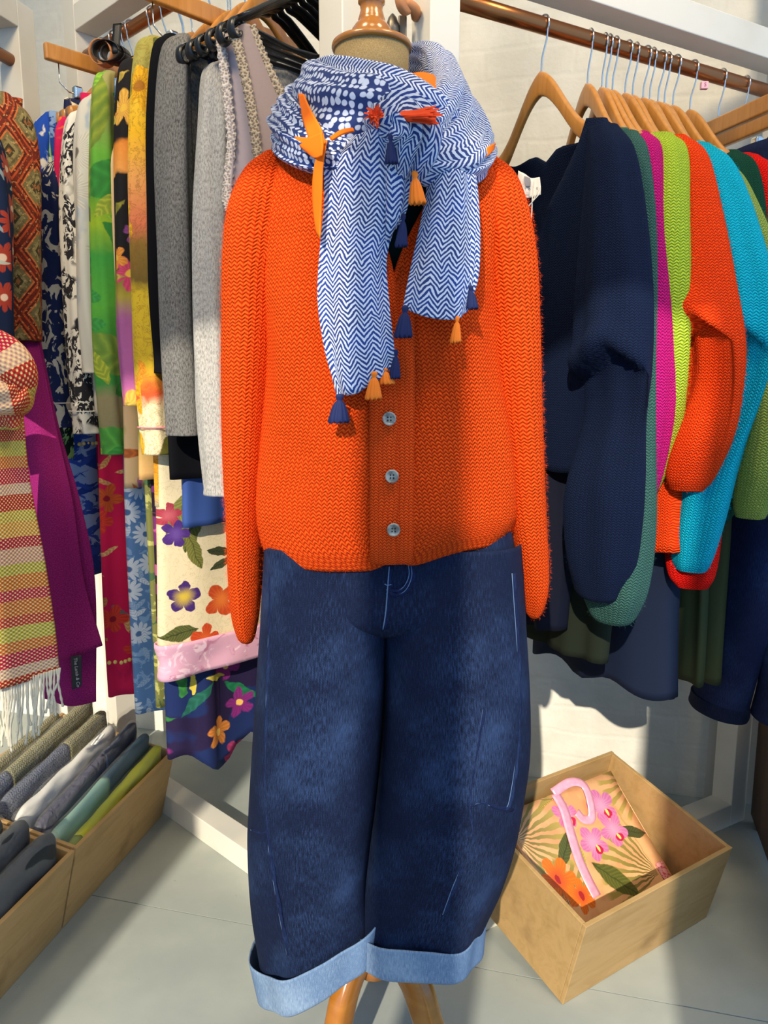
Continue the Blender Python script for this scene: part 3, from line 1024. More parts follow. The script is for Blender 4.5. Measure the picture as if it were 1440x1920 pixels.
def wrap(name, pts, mat, ridge=0.006, k=3, seed=0, n=70, nph=40, thick=None):
    """bundle of cloth along a path around the neck: (px, py, Y, half width, half thickness)"""
    c = np.array([list(S(*q[:3])) + list(q[3:5]) for q in pts])
    q = cr(c, n)
    p = q[:, :3]
    out = p - AX
    out[:, 2] = 0
    out /= np.linalg.norm(out, axis=1, keepdims=True)
    out = out + np.array([0, 0, 0.25])
    T = np.gradient(p, axis=0)
    T /= np.linalg.norm(T, axis=1, keepdims=True)
    A = np.cross(T, out)
    A /= np.linalg.norm(A, axis=1, keepdims=True)
    B = np.cross(A, T)
    phs = np.linspace(0, 2 * np.pi, nph, endpoint=False)
    rr = np.random.default_rng(seed)
    tt_ = np.linspace(0, 1, n)[:, None]
    ca, sa = sup(np.cos(phs), 0.9), sup(np.sin(phs), 0.8)
    rd = sum(rr.uniform(.5, 1) * np.sin(k_ * np.pi * ca[None] + g * tt_ + p_) for k_, g, p_ in zip((k * .6, k, k * 1.6), rr.uniform(-5, 5, 3), rr.uniform(0, 6, 3))) / 1.7
    env = np.sin(np.pi * np.clip(tt_, 0.02, 0.98)) ** 0.3
    P = p[:, None] + A[:, None] * (q[:, 3:4] * ca)[..., None] + B[:, None] * (q[:, 4:5] * sa + ridge * rd * env * (1 + 0.4 * sa))[..., None]
    return grid(name, P, mat, sf, cu=True, cap0=True, cap1=True)

# lower left drape, inner dotted roll, crossing herringbone roll, right drape, back roll
wrap('drape', [(700, 200, 1.27, .02, .016), (600, 190, 1.24, .028, .018), (545, 215, 1.16, .034, .022), (548, 250, 1.07, .034, .022), (592, 282, 1.015, .028, .018), (650, 292, .99, .02, .014)], DOTS, 0.006, 3, 3)
wrap('drape', [(640, 175, 1.27, .03, .016), (590, 165, 1.19, .036, .020), (588, 188, 1.10, .046, .024), (640, 206, 1.03, .046, .026), (705, 212, 1.005, .044, .024), (760, 225, 1.01, .03, .02), (800, 225, 1.04, .02, .015)], DOTS, 0.005, 2, 5)
wrap('drape', [(590, 150, 1.20, .02, .014), (620, 146, 1.11, .026, .018), (680, 158, 1.04, .028, .018), (735, 174, 1.008, .030, .020), (785, 204, .998, .032, .022), (835, 235, 1.02, .03, .018), (870, 270, 1.06, .02, .014)], HERR, 0.004, 2, 8)
wrap('drape', [(700, 150, 1.27, .026, .014), (770, 128, 1.25, .032, .018), (812, 125, 1.19, .030, .018), (838, 165, 1.13, .036, .022), (858, 225, 1.07, .056, .028), (838, 275, 1.01, .052, .028), (792, 288, .98, .036, .022), (752, 282, .975, .018, .014)], HERR, 0.007, 3, 11)
wrap('drape', [(895, 250, 1.16, .02, .014), (905, 272, 1.10, .022, .015), (890, 300, 1.04, .026, .016), (850, 318, 1.0, .022, .015), (800, 318, .985, .016, .012)], HERR, 0.004, 2, 21)
wrap('knot', [(705, 250, 1.0, .016, .012), (725, 232, .968, .024, .02), (755, 228, .958, .030, .024), (775, 258, .957, .034, .024), (765, 300, .965, .030, .02), (755, 335, .98, .02, .014)], HERR, 0.007, 3, 31, 40)

# hanging ends
def W(b, a=0.0035, k1=2.2, k2=5):
    return lambda u, v: a * np.sin(k1 * np.pi * u + b + 1.2 * v) + 0.4 * a * np.sin(k2 * np.pi * u - 2 * v + b)
pnet('hanging_end', [
    [(632, 268, .985), (672, 252, .965), (708, 243, .955), (745, 262, .955)],
    [(608, 300, .992), (650, 300, .975), (705, 300, .962), (752, 318, .962)],
    [(606, 380, .990), (650, 385, .974), (700, 390, .966), (752, 390, .968)],
    [(598, 470, .983), (640, 475, .970), (690, 480, .966), (728, 478, .974)],
    [(594, 560, .976), (640, 566, .964), (690, 570, .962), (732, 565, .972)],
    [(606, 650, .972), (645, 660, .960), (692, 655, .960), (740, 640, .970)],
    [(622, 710, .972), (650, 722, .960), (695, 712, .962), (744, 682, .970)],
    [(630, 742, .973), (655, 738, .964), (700, 716, .966), (742, 690, .972)]], HERR, sf, nv=70, nu=40, thick=0.003, bump=W(0.4))
pnet('hanging_end', [
    [(705, 250, .972), (735, 258, .960), (772, 300, .965)],
    [(712, 320, .968), (745, 330, .958), (774, 345, .968)],
    [(716, 400, .975), (742, 405, .964), (762, 400, .975)],
    [(722, 450, .982), (732, 446, .976), (742, 430, .982)]], HERR, sf, nv=40, nu=20, thick=0.003, bump=W(1.4))
pnet('hanging_end', [
    [(800, 322, .985), (835, 318, .972), (868, 322, .975), (892, 330, .995)],
    [(795, 375, .984), (830, 372, .968), (868, 372, .970), (896, 378, .992)],
    [(780, 450, .980), (822, 452, .962), (866, 455, .964), (898, 455, .988)],
    [(764, 530, .975), (812, 540, .958), (862, 545, .960), (893, 525, .986)],
    [(756, 578, .974), (806, 596, .958), (858, 598, .958), (872, 585, .975)]], HERR, sf, nv=56, nu=40, thick=0.003, bump=W(2.0, 0.003))
pnet('hanging_end', [
    [(862, 330, .985), (880, 328, .99), (893, 334, 1.0)],
    [(866, 400, .982), (884, 400, .985), (899, 405, .998)],
    [(868, 480, .978), (886, 480, .982), (899, 480, .995)],
    [(868, 545, .976), (880, 558, .98), (888, 568, .99)]], HERR, sf, nv=40, nu=16, thick=0.003, bump=W(0.5, 0.002))
# orange trim bands
pnet('trim', [[(560, 176, 1.072), (569, 176, 1.047)], [(566, 215, 1.032), (582, 205, 1.007)], [(576, 250, 0.992), (602, 240, 0.972)], [(588, 285, 0.972), (610, 268, 0.957)]], TRIM, sf, nv=20, nu=8)
pnet('trim', [[(553, 256, 1.017), (578, 258, 0.987), (604, 248, 0.964)], [(562, 272, 1.002), (585, 282, 0.972), (606, 272, 0.956)], [(572, 282, 0.992), (590, 296, 0.967), (604, 292, 0.956)]], TRIM, sf, nv=14, nu=14)
pnet('trim', [[(598, 268, 0.962), (614, 262, 0.960)], [(588, 320, 0.970), (606, 312, 0.966)], [(586, 360, 0.976), (604, 360, 0.966)], [(588, 400, 0.978), (602, 410, 0.967)], [(594, 440, 0.976), (600, 446, 0.962)]], TRIM, sf, nv=20, nu=6)
pnet('trim', [[(618, 258, 0.967), (640, 244, 0.957), (662, 240, 0.942)], [(622, 264, 0.964), (642, 252, 0.952), (664, 246, 0.938)]], TRIM, sf, nv=6, nu=12)
pnet('trim', [[(762, 142, 1.072), (790, 136, 1.062), (814, 142, 1.062)], [(775, 165, 1.002), (800, 160, 1.012), (822, 164, 1.032)], [(788, 184, 0.982), (806, 182, 0.992), (822, 180, 1.012)]], TRIM, sf, nv=14, nu=14)
pnet('trim', [[(898, 286, 1.022), (914, 276, 1.022), (928, 268, 1.042)], [(896, 300, 1.012), (912, 294, 1.017), (926, 280, 1.042)]], TRIM, sf, nv=8, nu=12)

def tassel(px, py, Y, L, wd, mat, dx=0.0, name='tassel'):
    """knot, collar and a skirt of threads hanging down"""
    p = S(px, py, Y)
    tip = S(px + dx, py + L, Y)
    ax = tip - p
    h = np.linalg.norm(ax)
    w_ = wd * Y / 1500
    n = 40
    a = np.linspace(0, 2 * np.pi, n, endpoint=False)
    rib = 1 + 0.13 * np.cos(a * 10)
    rows = []
    for f, r_ in ((0, .12), (.03, .34), (.09, .42), (.16, .38), (.21, .28), (.24, .27), (.28, .36), (.36, .52), (.55, .72), (.78, .88), (.95, 1.0), (1.0, .95)):
        rr = r_ * w_ * (rib if f > 0.25 else 1) * np.ones(n)
        e = 0.05 * h * np.sin(a * 10 + 3) * (f > 0.9)
        rows.append(np.stack([p[0] + ax[0] * f + rr * np.cos(a), p[1] + ax[1] * f + rr * 0.55 * np.sin(a), p[2] + ax[2] * f + e], -1))
    return grid(name, rows, mat, sf, cu=True, cap0=True, cap1=True)
tassel(637, 738, .962, 54, 19, T_NAVY, -2)
tassel(702, 696, .955, 52, 15, T_OR, -2)
tassel(721, 690, .968, 30, 15, T_OR, 4)
tassel(743, 655, .966, 54, 10, T_NAVY, -3)
tassel(760, 572, .962, 60, 16, T_NAVY, -4)
tassel(858, 592, .955, 50, 10, T_OR, -4)
tassel(882, 535, .975, 44, 14, T_NAVY, 0)
tassel(777, 320, .950, 62, 15, T_OR, 6)
tassel(732, 252, .935, 54, 11, T_NAVY, 2)
tassel(757, 400, .968, 62, 11, T_NAVY, -5)

def fluff(px, py, Y, w, h, mat, seed, dirv=None):
    p = S(px, py, Y)
    rr = np.random.default_rng(seed)
    V, F = [], []
    for i in range(60):
        d = np.array([rr.normal(0, 1) * w, -abs(rr.normal(0, .6)) * h, rr.normal(0, 1) * h]) if dirv is None else np.asarray(dirv) + rr.normal(0, 0.0028, 3)
        s_ = p + (rr.normal(0, 0.002, 3))
        e_ = s_ + d
        side = np.cross(d, (0.2, -1, 0.3))
        side = side / np.linalg.norm(side) * 0.0013
        b = len(V)
        V += [s_ - side, s_ + side, e_ + side * .8, e_ - side * .8]
        F.append((b, b + 1, b + 2, b + 3))
    return put('tassel', mesh('tassel', V, F), mat, sf)
for k_ in range(3):
    fluff(700 + 3 * k_, 214 + 2 * k_, .936, 0.0035, 0.0045, T_OR2, 1 + k_)
for k_ in range(3):
    fluff(757, 217 + k_, .930 - 0.001 * k_, 0.0, 0.0, T_OR2, 7 + k_, (0.033, -0.001, 0.002 - 0.002 * k_))
tube('tassel', [S(754, 218, .930), S(762, 219, .928), S(772, 219, .930)], np.array([[.003, .003], [.0046, .0052], [.0046, .0058]]), T_OR2, sf, 12, 10)
# ------------------------------------------------------------------ hangers
def hook_path():
    a = np.radians(np.linspace(-38, 190, 16))
    p = [(0, -0.088), (0, -0.060), (0.004, -0.046), (0.012, -0.026)] + [(0.0172 * math.cos(t), 0.0172 * math.sin(t)) for t in a]
    return np.array([(x, 0, z) for x, z in p])

def wooden_hanger_parts(w=0.172, drop=0.14):
    x = np.linspace(-1, 1, 49)
    ax_ = np.abs(x)
    z = -0.100 - drop * (0.9 * (0.72 * sst(ax_, 0.0, 0.75) + 0.28 * ax_))
    h = prof(ax_, [(0, 0.022), (0.12, 0.020), (0.35, 0.0165), (0.8, 0.016), (1, 0.013)])
    th = prof(ax_, [(0, 0.0065), (0.5, 0.0065), (0.8, 0.012), (1, 0.014)])
    yo = 0.012 * ax_ ** 2
    ph_ = np.linspace(0, 2 * np.pi, 16, endpoint=False)
    cx, cy = sup(np.cos(ph_), 0.5), sup(np.sin(ph_), 0.5)
    P = np.stack([np.broadcast_to((x * w)[:, None], (49, 16)), yo[:, None] + th[:, None] * cx, z[:, None] + h[:, None] * cy], -1)
    return P
HANG_N = 0
def mk_hanger(name, label, group, mat):
    r = bpy.data.objects.new(name, None)
    r.empty_display_size = 0.03
    COL.objects.link(r)
    tag(r, label, 'hanger', group)
    return r
_proto = {}
def hanger(o, ang, z, label, group, kind='wood', w=0.172):
    """hanger hung on a rail at plan point o; ang = direction of the near arm"""
    key = (kind, round(w, 3))
    if key not in _proto:
        if kind == 'wood':
            P = wooden_hanger_parts(w)
            a = grid('arms', P, HANGER_WOOD, None, cu=True, cap0=True, cap1=True)
            b = tube('hook', hook_path(), 0.0017, CHROME, None, 8, 40, up=(0, 1, 0))
            parts = [('arms', a.data, HANGER_WOOD), ('hook', b.data, CHROME)]
            kill = [a, b]
        elif kind == 'clip':
            P = [[(x, y * 0.006, -0.075 + zz * 0.017) for y, zz in ((-1, -1), (1, -1), (1, 1), (-1, 1))] for x in (-w, w)]
            a = box('bar', (0, 0, -0.098), (w, 0, 0), (0, 0.0075, 0), (0, 0, 0.0175), HANGER_WOOD, None, 0.004)
            b = tube('hook', hook_path(), 0.0017, CHROME, None, 8, 40, up=(0, 1, 0))
            c = tube('trouser_bar', [(w - 0.03, 0, -0.112), (w - 0.03, 0, -0.155), (w - 0.05, 0, -0.170), (-w + 0.05, 0, -0.170), (-w + 0.03, 0, -0.155), (-w + 0.03, 0, -0.112)], 0.0016, CHROME, None, 8)
            d = box('clip', (w - 0.07, 0, -0.168), (0.010, 0, 0), (0, 0.009, 0), (0, 0, 0.014), CHROME, None, 0.004)
            e = box('clip', (-w + 0.07, 0, -0.168), (0.010, 0, 0), (0, 0.009, 0), (0, 0, 0.014), CHROME, None, 0.004)
            parts = [('bar', a.data, None), ('hook', b.data, None), ('trouser_bar', c.data, None), ('clip', d.data, None), ('clip', e.data, None)]
            kill = [a, b, c, d, e]
        else:
            pts = [(0, 0, -0.085), (0.004, 0, -0.125), (0.03, 0, -0.135), (0.10, 0, -0.175), (w, 0, -0.240)]
            cur = []
            for i in range(15):
                t_ = i / 14 * 4.6
                r_ = 0.017 * (1 - i / 26)
                cur.append((w + r_ * math.sin(t_) * 0.8, 0, -0.240 - 0.017 + r_ * math.cos(t_)))
            arm = cr(pts, 14).tolist() + cur
            arm2 = [(-a_, b_, c_) for a_, b_, c_ in arm]
            a = tube('arm', arm, np.array([[0.0040, 0.0085]] * len(arm)), BLACK_PLASTIC, None, 10, up=(0, 1, 0))
            b = tube('arm', arm2, np.array([[0.0040, 0.0085]] * len(arm)), BLACK_PLASTIC, None, 10, up=(0, 1, 0))
            c = tube('hook', hook_path() * np.array([1.05, 1, 1]), 0.0024, BLACK_PLASTIC, None, 8, 40, up=(0, 1, 0))
            d = tube('cross_bar', [(-w + 0.01, 0, -0.243), (-0.1, 0, -0.247), (0.1, 0, -0.247), (w - 0.01, 0, -0.243)], np.array([[0.003, 0.007]] * 4), BLACK_PLASTIC, None, 8, up=(0, 1, 0))
            parts = [('arm', a.data, None), ('arm', b.data, None), ('hook', c.data, None), ('cross_bar', d.data, None)]
            kill = [a, b, c, d]
        mods = [(k.modifiers[0].width if k.modifiers else 0) for k in kill]
        _proto[key] = (parts, mods)
        for k in kill:
            bpy.data.objects.remove(k)
    parts, mods = _proto[key]
    r = mk_hanger({'wood': 'wooden_hanger', 'clip': 'trouser_hanger', 'black': 'plastic_hanger'}[kind], label, group, None)
    r.location = (o[0], o[1], z)
    r.rotation_euler = (0, 0, math.atan2(ang[1], ang[0]))
    for (nm, me, _), mw in zip(parts, mods):
        c = bpy.data.objects.new(nm, me)
        COL.objects.link(c)
        c.parent = r
        if mw:
            m = c.modifiers.new('bevel', 'BEVEL')
            m.width = mw
            m.segments = 3
            m.limit_method = 'NONE'
    return r

# ------------------------------------------------------------------ garments on hangers
def hang_body(name, o, A, mat, parent, top, bot, w0, w1, t=0.03, slope=0.07, k=2.0, amp=0.006, ph=0.0, neck=None, hemk=0.0, m=56, n=64, shift=0.0, thick=0.0025, wmid=None, tt=None, round_=0.0):
    """flattened tube of cloth in the plane of its hanger; UV = metres along the hanger, metres below the top"""
    A = np.array([A[0], A[1], 0.0])
    N = np.array([-A[1], A[0], 0.0])
    if N[1] > 0:
        N = -N
    ph_ = np.linspace(0, 2 * np.pi, n, endpoint=False)
    v = np.linspace(0, 1, m)[:, None]
    ws = [(0, w0), (0.5, wmid if wmid else (w0 + w1) / 2), (1, w1)]
    w = prof(v[:, 0], ws)[:, None] * (1 - round_ * (1 - sst(v, 0, 0.09)))
    a = w * sup(np.cos(ph_), 0.75)[None]
    s_ = sup(np.sin(ph_), 0.7)[None]
    th = (prof(v[:, 0], tt)[:, None] if tt is not None else t * (0.5 + 0.5 * sst(v, 0, 0.2)))
    xn = a / w
    fold = amp * (0.25 + 0.75 * sst(v, 0.05, 0.7)) * (np.sin(k * np.pi * xn + ph + 1.3 * v) + 0.45 * np.sin(k * 2.3 * np.pi * xn - ph * 1.7 - 2.1 * v))
    nn = th * s_ + fold
    sw = (1 - v) ** 3
    z = top - (top - bot) * v - slope * (0.72 * sst(np.abs(xn), 0, 0.8) + 0.28 * np.abs(xn)) * sw
    if neck:
        nw, fd, bd = neck
        dip = np.clip(1 - np.abs(a) / nw, 0, 1)
        z = z - (1 - v) ** 2.2 * dip * np.where(s_ > 0, fd, bd)
    z = z + hemk * v ** 4 * np.sin(2.2 * np.pi * xn + ph)
    aa = a + shift * v + 0.004 * np.sin(7 * v + ph)
    P = np.array([o[0], o[1], 0.0]) + aa[..., None] * A + nn[..., None] * N
    P[..., 2] = z
    U = np.concatenate([a, a[:, :1]], 1)
    V = np.concatenate([top - z, top - z[:, :1]], 1)
    return grid(name, P, mat, parent, cu=True, U=U, V=V, thick=thick)

def hang_sleeve(name, o, A, mat, parent, pts, seed=0, wr=0.05, n=40, m=60, side=1, lip=None):
    """pts rows: (a, z, n, ra, rn)"""
    A = np.array([A[0], A[1], 0.0])
    N = np.array([-A[1], A[0], 0.0])
    if N[1] > 0:
        N = -N
    q = cr(np.array(pts, float), m)
    ph_ = np.linspace(0, 2 * np.pi, n, endpoint=False)
    rr = np.random.default_rng(seed)
    t_ = np.linspace(0, 1, m)[:, None]
    wv = sum(rr.uniform(.4, 1) * np.sin(f * ph_[None] + g * t_ + p_) for f, g, p_ in zip((2, 3, 4, 6), rr.uniform(-10, 10, 4), rr.uniform(0, 6, 4)))
    s_ = 1 + wr * wv * np.sin(np.pi * np.clip(t_, 0.03, 0.97)) ** 0.4
    P = np.array([o[0], o[1], 0.0]) + (q[:, 0:1] * side + q[:, 3:4] * np.cos(ph_)[None] * s_)[..., None] * A + (q[:, 2:3] + q[:, 4:5] * np.sin(ph_)[None] * s_)[..., None] * N
    P[..., 2] = q[:, 1:2] + 0 * s_
    if lip:
        z0, dep = lip
        f_ = np.clip(np.sin(ph_), 0, 1)[None] ** 0.7
        zl = z0 + 0.045 * np.abs(np.cos(ph_ + 0.5))[None] * -1.0
        below = zl - q[:, 1:2]
        H = sst(below, 0.0, 0.014) * (1 - sst(below, 0.05, 0.26))
        P = P - (dep * f_ * H)[..., None] * N
        up_ = np.exp(-((below + 0.018) / 0.022) ** 2) * f_ * dep * 0.35
        P = P + up_[..., None] * N
    rm = float(q[:, 3:5].mean())
    U = np.broadcast_to((np.concatenate([ph_, [2 * np.pi]]) * rm)[None], (m, n + 1))
    V = np.broadcast_to((q[0, 1] - q[:, 1])[:, None], (m, n + 1))
    return grid(name, P, mat, parent, cu=True, cap0=True, cap1=True, U=U, V=V)

def rail_s(o, d, px, z):
    """place along a rail that shows at image column px"""
    lo, hi = -0.7, 0.8
    f = lambda s: PX((*(o + d * s)[:2], z))[0] - px
    sg = 1 if f(hi) > f(lo) else -1
    for _ in range(40):
        mid = (lo + hi) / 2
        if sg * f(mid) > 0:
            hi = mid
        else:
            lo = mid
    return (lo + hi) / 2

def near_dir(o, w, z, tip, lo, hi):
    """direction of the hanger so that its near end shows at image column tip; angle from -Y towards +X"""
    best = None
    for a in np.linspace(lo, hi, 121):
        A = np.array([math.sin(a), -math.cos(a)])
        e = abs(PX((o[0] + A[0] * w, o[1] + A[1] * w, z))[0] - tip)
        if best is None or e < best[0]:
            best = (e, A)
    return best[1]

# ------------------------------------------------------------------ right rack: knitted cardigans
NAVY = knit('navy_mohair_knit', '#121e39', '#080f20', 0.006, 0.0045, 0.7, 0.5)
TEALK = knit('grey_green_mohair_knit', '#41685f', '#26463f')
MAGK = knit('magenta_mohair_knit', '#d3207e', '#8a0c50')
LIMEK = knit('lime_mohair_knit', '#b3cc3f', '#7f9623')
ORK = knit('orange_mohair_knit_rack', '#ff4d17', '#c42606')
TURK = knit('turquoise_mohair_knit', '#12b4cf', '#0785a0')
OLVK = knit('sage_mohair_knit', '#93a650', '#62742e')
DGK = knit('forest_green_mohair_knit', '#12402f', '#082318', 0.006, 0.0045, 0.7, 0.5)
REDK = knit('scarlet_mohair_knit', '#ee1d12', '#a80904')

FUZZ = []
def cardigan(label, hook, tip, mat, top=1.728, bot=1.02, w0=0.185, w1=0.215, sl=None, sl2=None, t=0.035, neck=(0.125, 0.33, 0.15), seed=0, slope=0.135, wr=0.07, lo=-0.2, hi=1.2, hlab=None, lip=None):
    s = rail_s(oR, dR, hook, 1.8)
    o = (oR + dR * s)[:2]
    A = near_dir(o, 0.2, 1.59, tip, lo, hi)
    r = root('knitted_cardigan', label, 'cardigan', (o[0], o[1], bot))
    b_ = hang_body('body', o, A, mat, r, top, bot, w0, w1, t, slope, 1.6, 0.007, seed * 1.3, neck, 0.004, thick=0.006, round_=0.16)
    sl = sl or [(0.150, 1.590, 0.0, .024, .022), (0.185, 1.55, 0.004, .036, .034), (0.212, 1.44, 0.008, .045, .044), (0.232, 1.28, 0.01, .052, .050), (0.238, 1.12, 0.01, .055, .052), (0.225, 0.99, 0.008, .050, .046), (0.205, 0.91, 0.006, .036, .032), (0.196, 0.875, 0.006, .026, .022)]
    s1_ = hang_sleeve('sleeve', o, A, mat, r, sl, seed, wr, m=110, lip=lip)
    FUZZ.append((r, [b_, s1_], mat, 9000))
    hang_sleeve('sleeve', o, A, mat, r, sl2 or [(a, z, n_ * -1, ra, rn) for a, z, n_, ra, rn in sl], seed + 50, wr, side=-1)
    hanger(o, A, 1.8, hlab or 'wooden hanger carrying the ' + label.split(' knitted')[0].split(' mohair')[0] + ' cardigan', 'wooden hangers on the cardigan rack')
    return r, o, A

navy_c, navy_o, navy_A = cardigan('navy mohair cardigan with white neck label hanging beside the dress form', 1018, 1160, NAVY, bot=0.99, neck=(0.135, 0.36, 0.165), seed=1, w0=0.195, lip=(1.215, 0.042),
    sl=[(0.165, 1.580, 0.0, .026, .024), (0.190, 1.53, 0.006, .040, .036), (0.210, 1.42, 0.012, .052, .046), (0.228, 1.28, 0.020, .064, .056), (0.234, 1.16, 0.022, .070, .058), (0.230, 1.08, 0.022, .070, .056), (0.230, 0.96, 0.024, .076, .060), (0.228, 0.85, 0.022, .068, .054), (0.228, 0.785, 0.020, .048, .040), (0.228, 0.770, 0.02, .036, .030)],
    sl2=[(0.150, 1.575, 0.0, .024, .022), (0.180, 1.50, 0.0, .036, .034), (0.195, 1.36, 0.0, .046, .044), (0.190, 1.20, 0.01, .052, .048), (0.170, 1.05, 0.03, .048, .044), (0.150, 0.95, 0.045, .034, .032), (0.145, 0.915, 0.05, .022, .02)])
cardigan('grey green mohair cardigan with long sleeve behind the navy one', 1105, 1196, TEALK, seed=2, bot=0.95,
    sl=[(0.155, 1.585, 0.0, .024, .022), (0.186, 1.54, 0.004, .032, .030), (0.212, 1.42, 0.008, .040, .038), (0.228, 1.25, 0.01, .046, .044), (0.236, 1.06, 0.014, .056, .052), (0.240, 0.90, 0.018, .070, .060), (0.238, 0.79, 0.02, .070, .056), (0.236, 0.735, 0.02, .052, .042), (0.236, 0.720, 0.02, .04, .032)])
cardigan('bright magenta mohair cardigan squeezed behind the grey green one', 1132, 1222, MAGK, seed=3,
    sl2=[(0.150, 1.575, 0.0, .024, .022), (0.180, 1.50, 0.0, .034, .034), (0.195, 1.36, 0.0, .044, .044), (0.185, 1.20, 0.03, .046, .044), (0.150, 1.05, 0.09, .04, .038), (0.120, 0.93, 0.13, .034, .032), (0.115, 0.86, 0.14, .026, .026), (0.115, 0.845, 0.14, .020, .02)])
cardigan('lime green mohair cardigan between magenta and orange ones', 1152, 1262, LIMEK, seed=4, lip=(1.20, 0.035),
    sl=[(0.155, 1.592, 0.0, .026, .026), (0.190, 1.55, 0.010, .040, .040), (0.214, 1.44, 0.024, .050, .054), (0.227, 1.28, 0.034, .053, .063), (0.226, 1.14, 0.032, .052, .060), (0.212, 1.04, 0.028, .044, .052), (0.196, 0.96, 0.02, .030, .034), (0.19, 0.93, 0.02, .02, .024)])
cardigan('orange red mohair cardigan with puffed sleeve beside the turquoise one', 1176, 1296, ORK, seed=5, lip=(1.27, 0.045), w0=0.19, w1=0.235, bot=0.83, t=0.05,
    sl=[(0.150, 1.595, 0.0, .026, .026), (0.188, 1.55, 0.004, .040, .040), (0.222, 1.44, 0.006, .048, .050), (0.254, 1.32, 0.006, .056, .056), (0.278, 1.22, 0.004, .063, .062), (0.284, 1.14, 0.0, .062, .060), (0.276, 1.06, 0.0, .060, .056), (0.256, 0.985, 0.0, .046, .044), (0.246, 0.955, 0.0, .032, .03)])
cardigan('turquoise mohair cardigan with full sleeve next to the orange red one', 1210, 1346, TURK, seed=6, lip=(1.25, 0.03), w0=0.19, t=0.04,
    sl=[(0.150, 1.590, 0.0, .026, .026), (0.192, 1.54, 0.0, .042, .040), (0.240, 1.42, -0.004, .052, .050), (0.282, 1.28, -0.01, .058, .054), (0.282, 1.16, -0.006, .054, .052), (0.262, 1.02, 0.02, .050, .048), (0.245, 0.90, 0.03, .050, .046), (0.238, 0.82, 0.034, .040, .036), (0.236, 0.795, 0.034, .030, .028)])
cardigan('sage green mohair cardigan behind the turquoise sleeve', 1238, 1374, OLVK, seed=7,
    sl=[(0.150, 1.575, 0.0, .024, .022), (0.190, 1.52, -0.004, .036, .034), (0.245, 1.40, -0.01, .044, .042), (0.300, 1.26, -0.02, .050, .050), (0.320, 1.12, -0.02, .056, .054), (0.312, 1.0, -0.014, .050, .046), (0.300, 0.93, -0.01, .034, .032), (0.296, 0.90, -0.01, .026, .024)])
cardigan('dark forest green mohair cardigan between sage and scarlet ones', 1266, 1400, DGK, seed=8, wr=0.10)
red_c, _o, _a = cardigan('scarlet mohair cardigan at the far end of the knitwear', 1298, 1436, REDK, seed=9, w0=0.195, t=0.04,
    sl=[(0.150, 1.590, 0.0, .026, .026), (0.192, 1.54, 0.0, .042, .040), (0.235, 1.40, -0.004, .052, .050), (0.275, 1.22, -0.01, .058, .054), (0.300, 1.06, -0.01, .056, .052), (0.300, 0.94, 0.0, .040, .036), (0.298, 0.90, 0.0, .026, .024)])

sleeve_px([(1345, 560, .03, .03, 1.66), (1325, 760, .04, .04, 1.60), (1308, 920, .05, .045, 1.54), (1298, 1020, .052, .045, 1.49), (1296, 1075, .044, .036, 1.47), (1298, 1100, .03, .024, 1.465)], 'sleeve', REDK, red_c, 77)
# spare hangers further along, with trousers and skirts
for hk, lb in ((1140, 'magenta and lime green'), (1190, 'orange red and turquoise'), (1222, 'turquoise and sage green'), (1250, 'sage and forest green')):
    s = rail_s(oR, dR, hk, 1.8)
    o = (oR + dR * s)[:2]
    A = near_dir(o, 0.2, 1.6, hk + 108, -0.2, 1.2)
    hanger(o, A, 1.8, 'empty wooden hanger squeezed between the ' + lb + ' cardigans', 'wooden hangers on the cardigan rack')
CLIPS = []
for hk, tip, lb in ((1352, 1424, 'wooden trouser hanger with chrome clips beside the scarlet cardigan'), (1396, 1475, 'wooden trouser hanger carrying the jeans at the rack end')):
    s = rail_s(oR, dR, hk, 1.8)
    o = (oR + dR * s)[:2]
    A = near_dir(o, 0.19, 1.70, tip, 0.3, 1.35)
    hanger(o, A, 1.8, lb, 'trouser hangers', 'clip', 0.19)
    CLIPS.append((o, A))

def trousers(name, label, cat, o, A, mat, top, bot, w0, w1, t=0.03, k=2.5, amp=0.008, seed=0, hemk=0.0, shift=0.0):
    r = root(name, label, cat, (o[0], o[1], bot))
    b_ = hang_body('body', o, A, mat, r, top, bot, w0, w1, t, 0.0, k, amp, seed * 1.7, None, hemk, shift=shift, tt=[(0, 0.012), (0.15, t), (1, t)])
    return r
NAVYC = plain('navy_crepe', '#0f1a30', 0.8, 0.2, bump=0.1, nscale=300)
NAVYB = plain('black_navy_crepe', '#0a0f22', 0.8, 0.2)
OLIVEC = plain('olive_brushed_cotton', '#3c4229', 0.9, 0.15, sheen=0.2, var=0.15, nscale=200, bump=0.15)
OLIVED = plain('dark_olive_cotton', '#20261c', 0.9, 0.15)
def on_rail(px, tip, z=1.75, w=0.2, lo=-0.4, hi=1.35):
    s = rail_s(oR, dR, px, 1.8)
    o = (oR + dR * s)[:2]
    return o, near_dir(o, w, z, tip, lo, hi)
o, A = on_rail(1040, 1078, 0.7, 0.14)
trousers('trousers', 'dark navy trousers showing one leg beside the dress form jeans', 'trousers', o, A, NAVYB, 1.45, 0.66, 0.16, 0.06, 0.03, seed=1, shift=0.02)
o, A = on_rail(1085, 1140, 0.6, 0.16)
trousers('skirt', 'dark olive skirt partly hidden behind the navy skirt', 'skirt', o, A, OLIVED, 1.45, 0.60, 0.17, 0.15, 0.03, seed=2)
o, A = on_rail(1180, 1268, 0.5, 0.2)
trousers('skirt', 'long plain navy skirt reaching lowest under the cardigans', 'skirt', o, A, NAVYC, 1.45, 0.515, 0.15, 0.19, 0.05, 1.3, 0.007, 3, 0.012)
o, A = on_rail(1200, 1278, 0.5, 0.2)
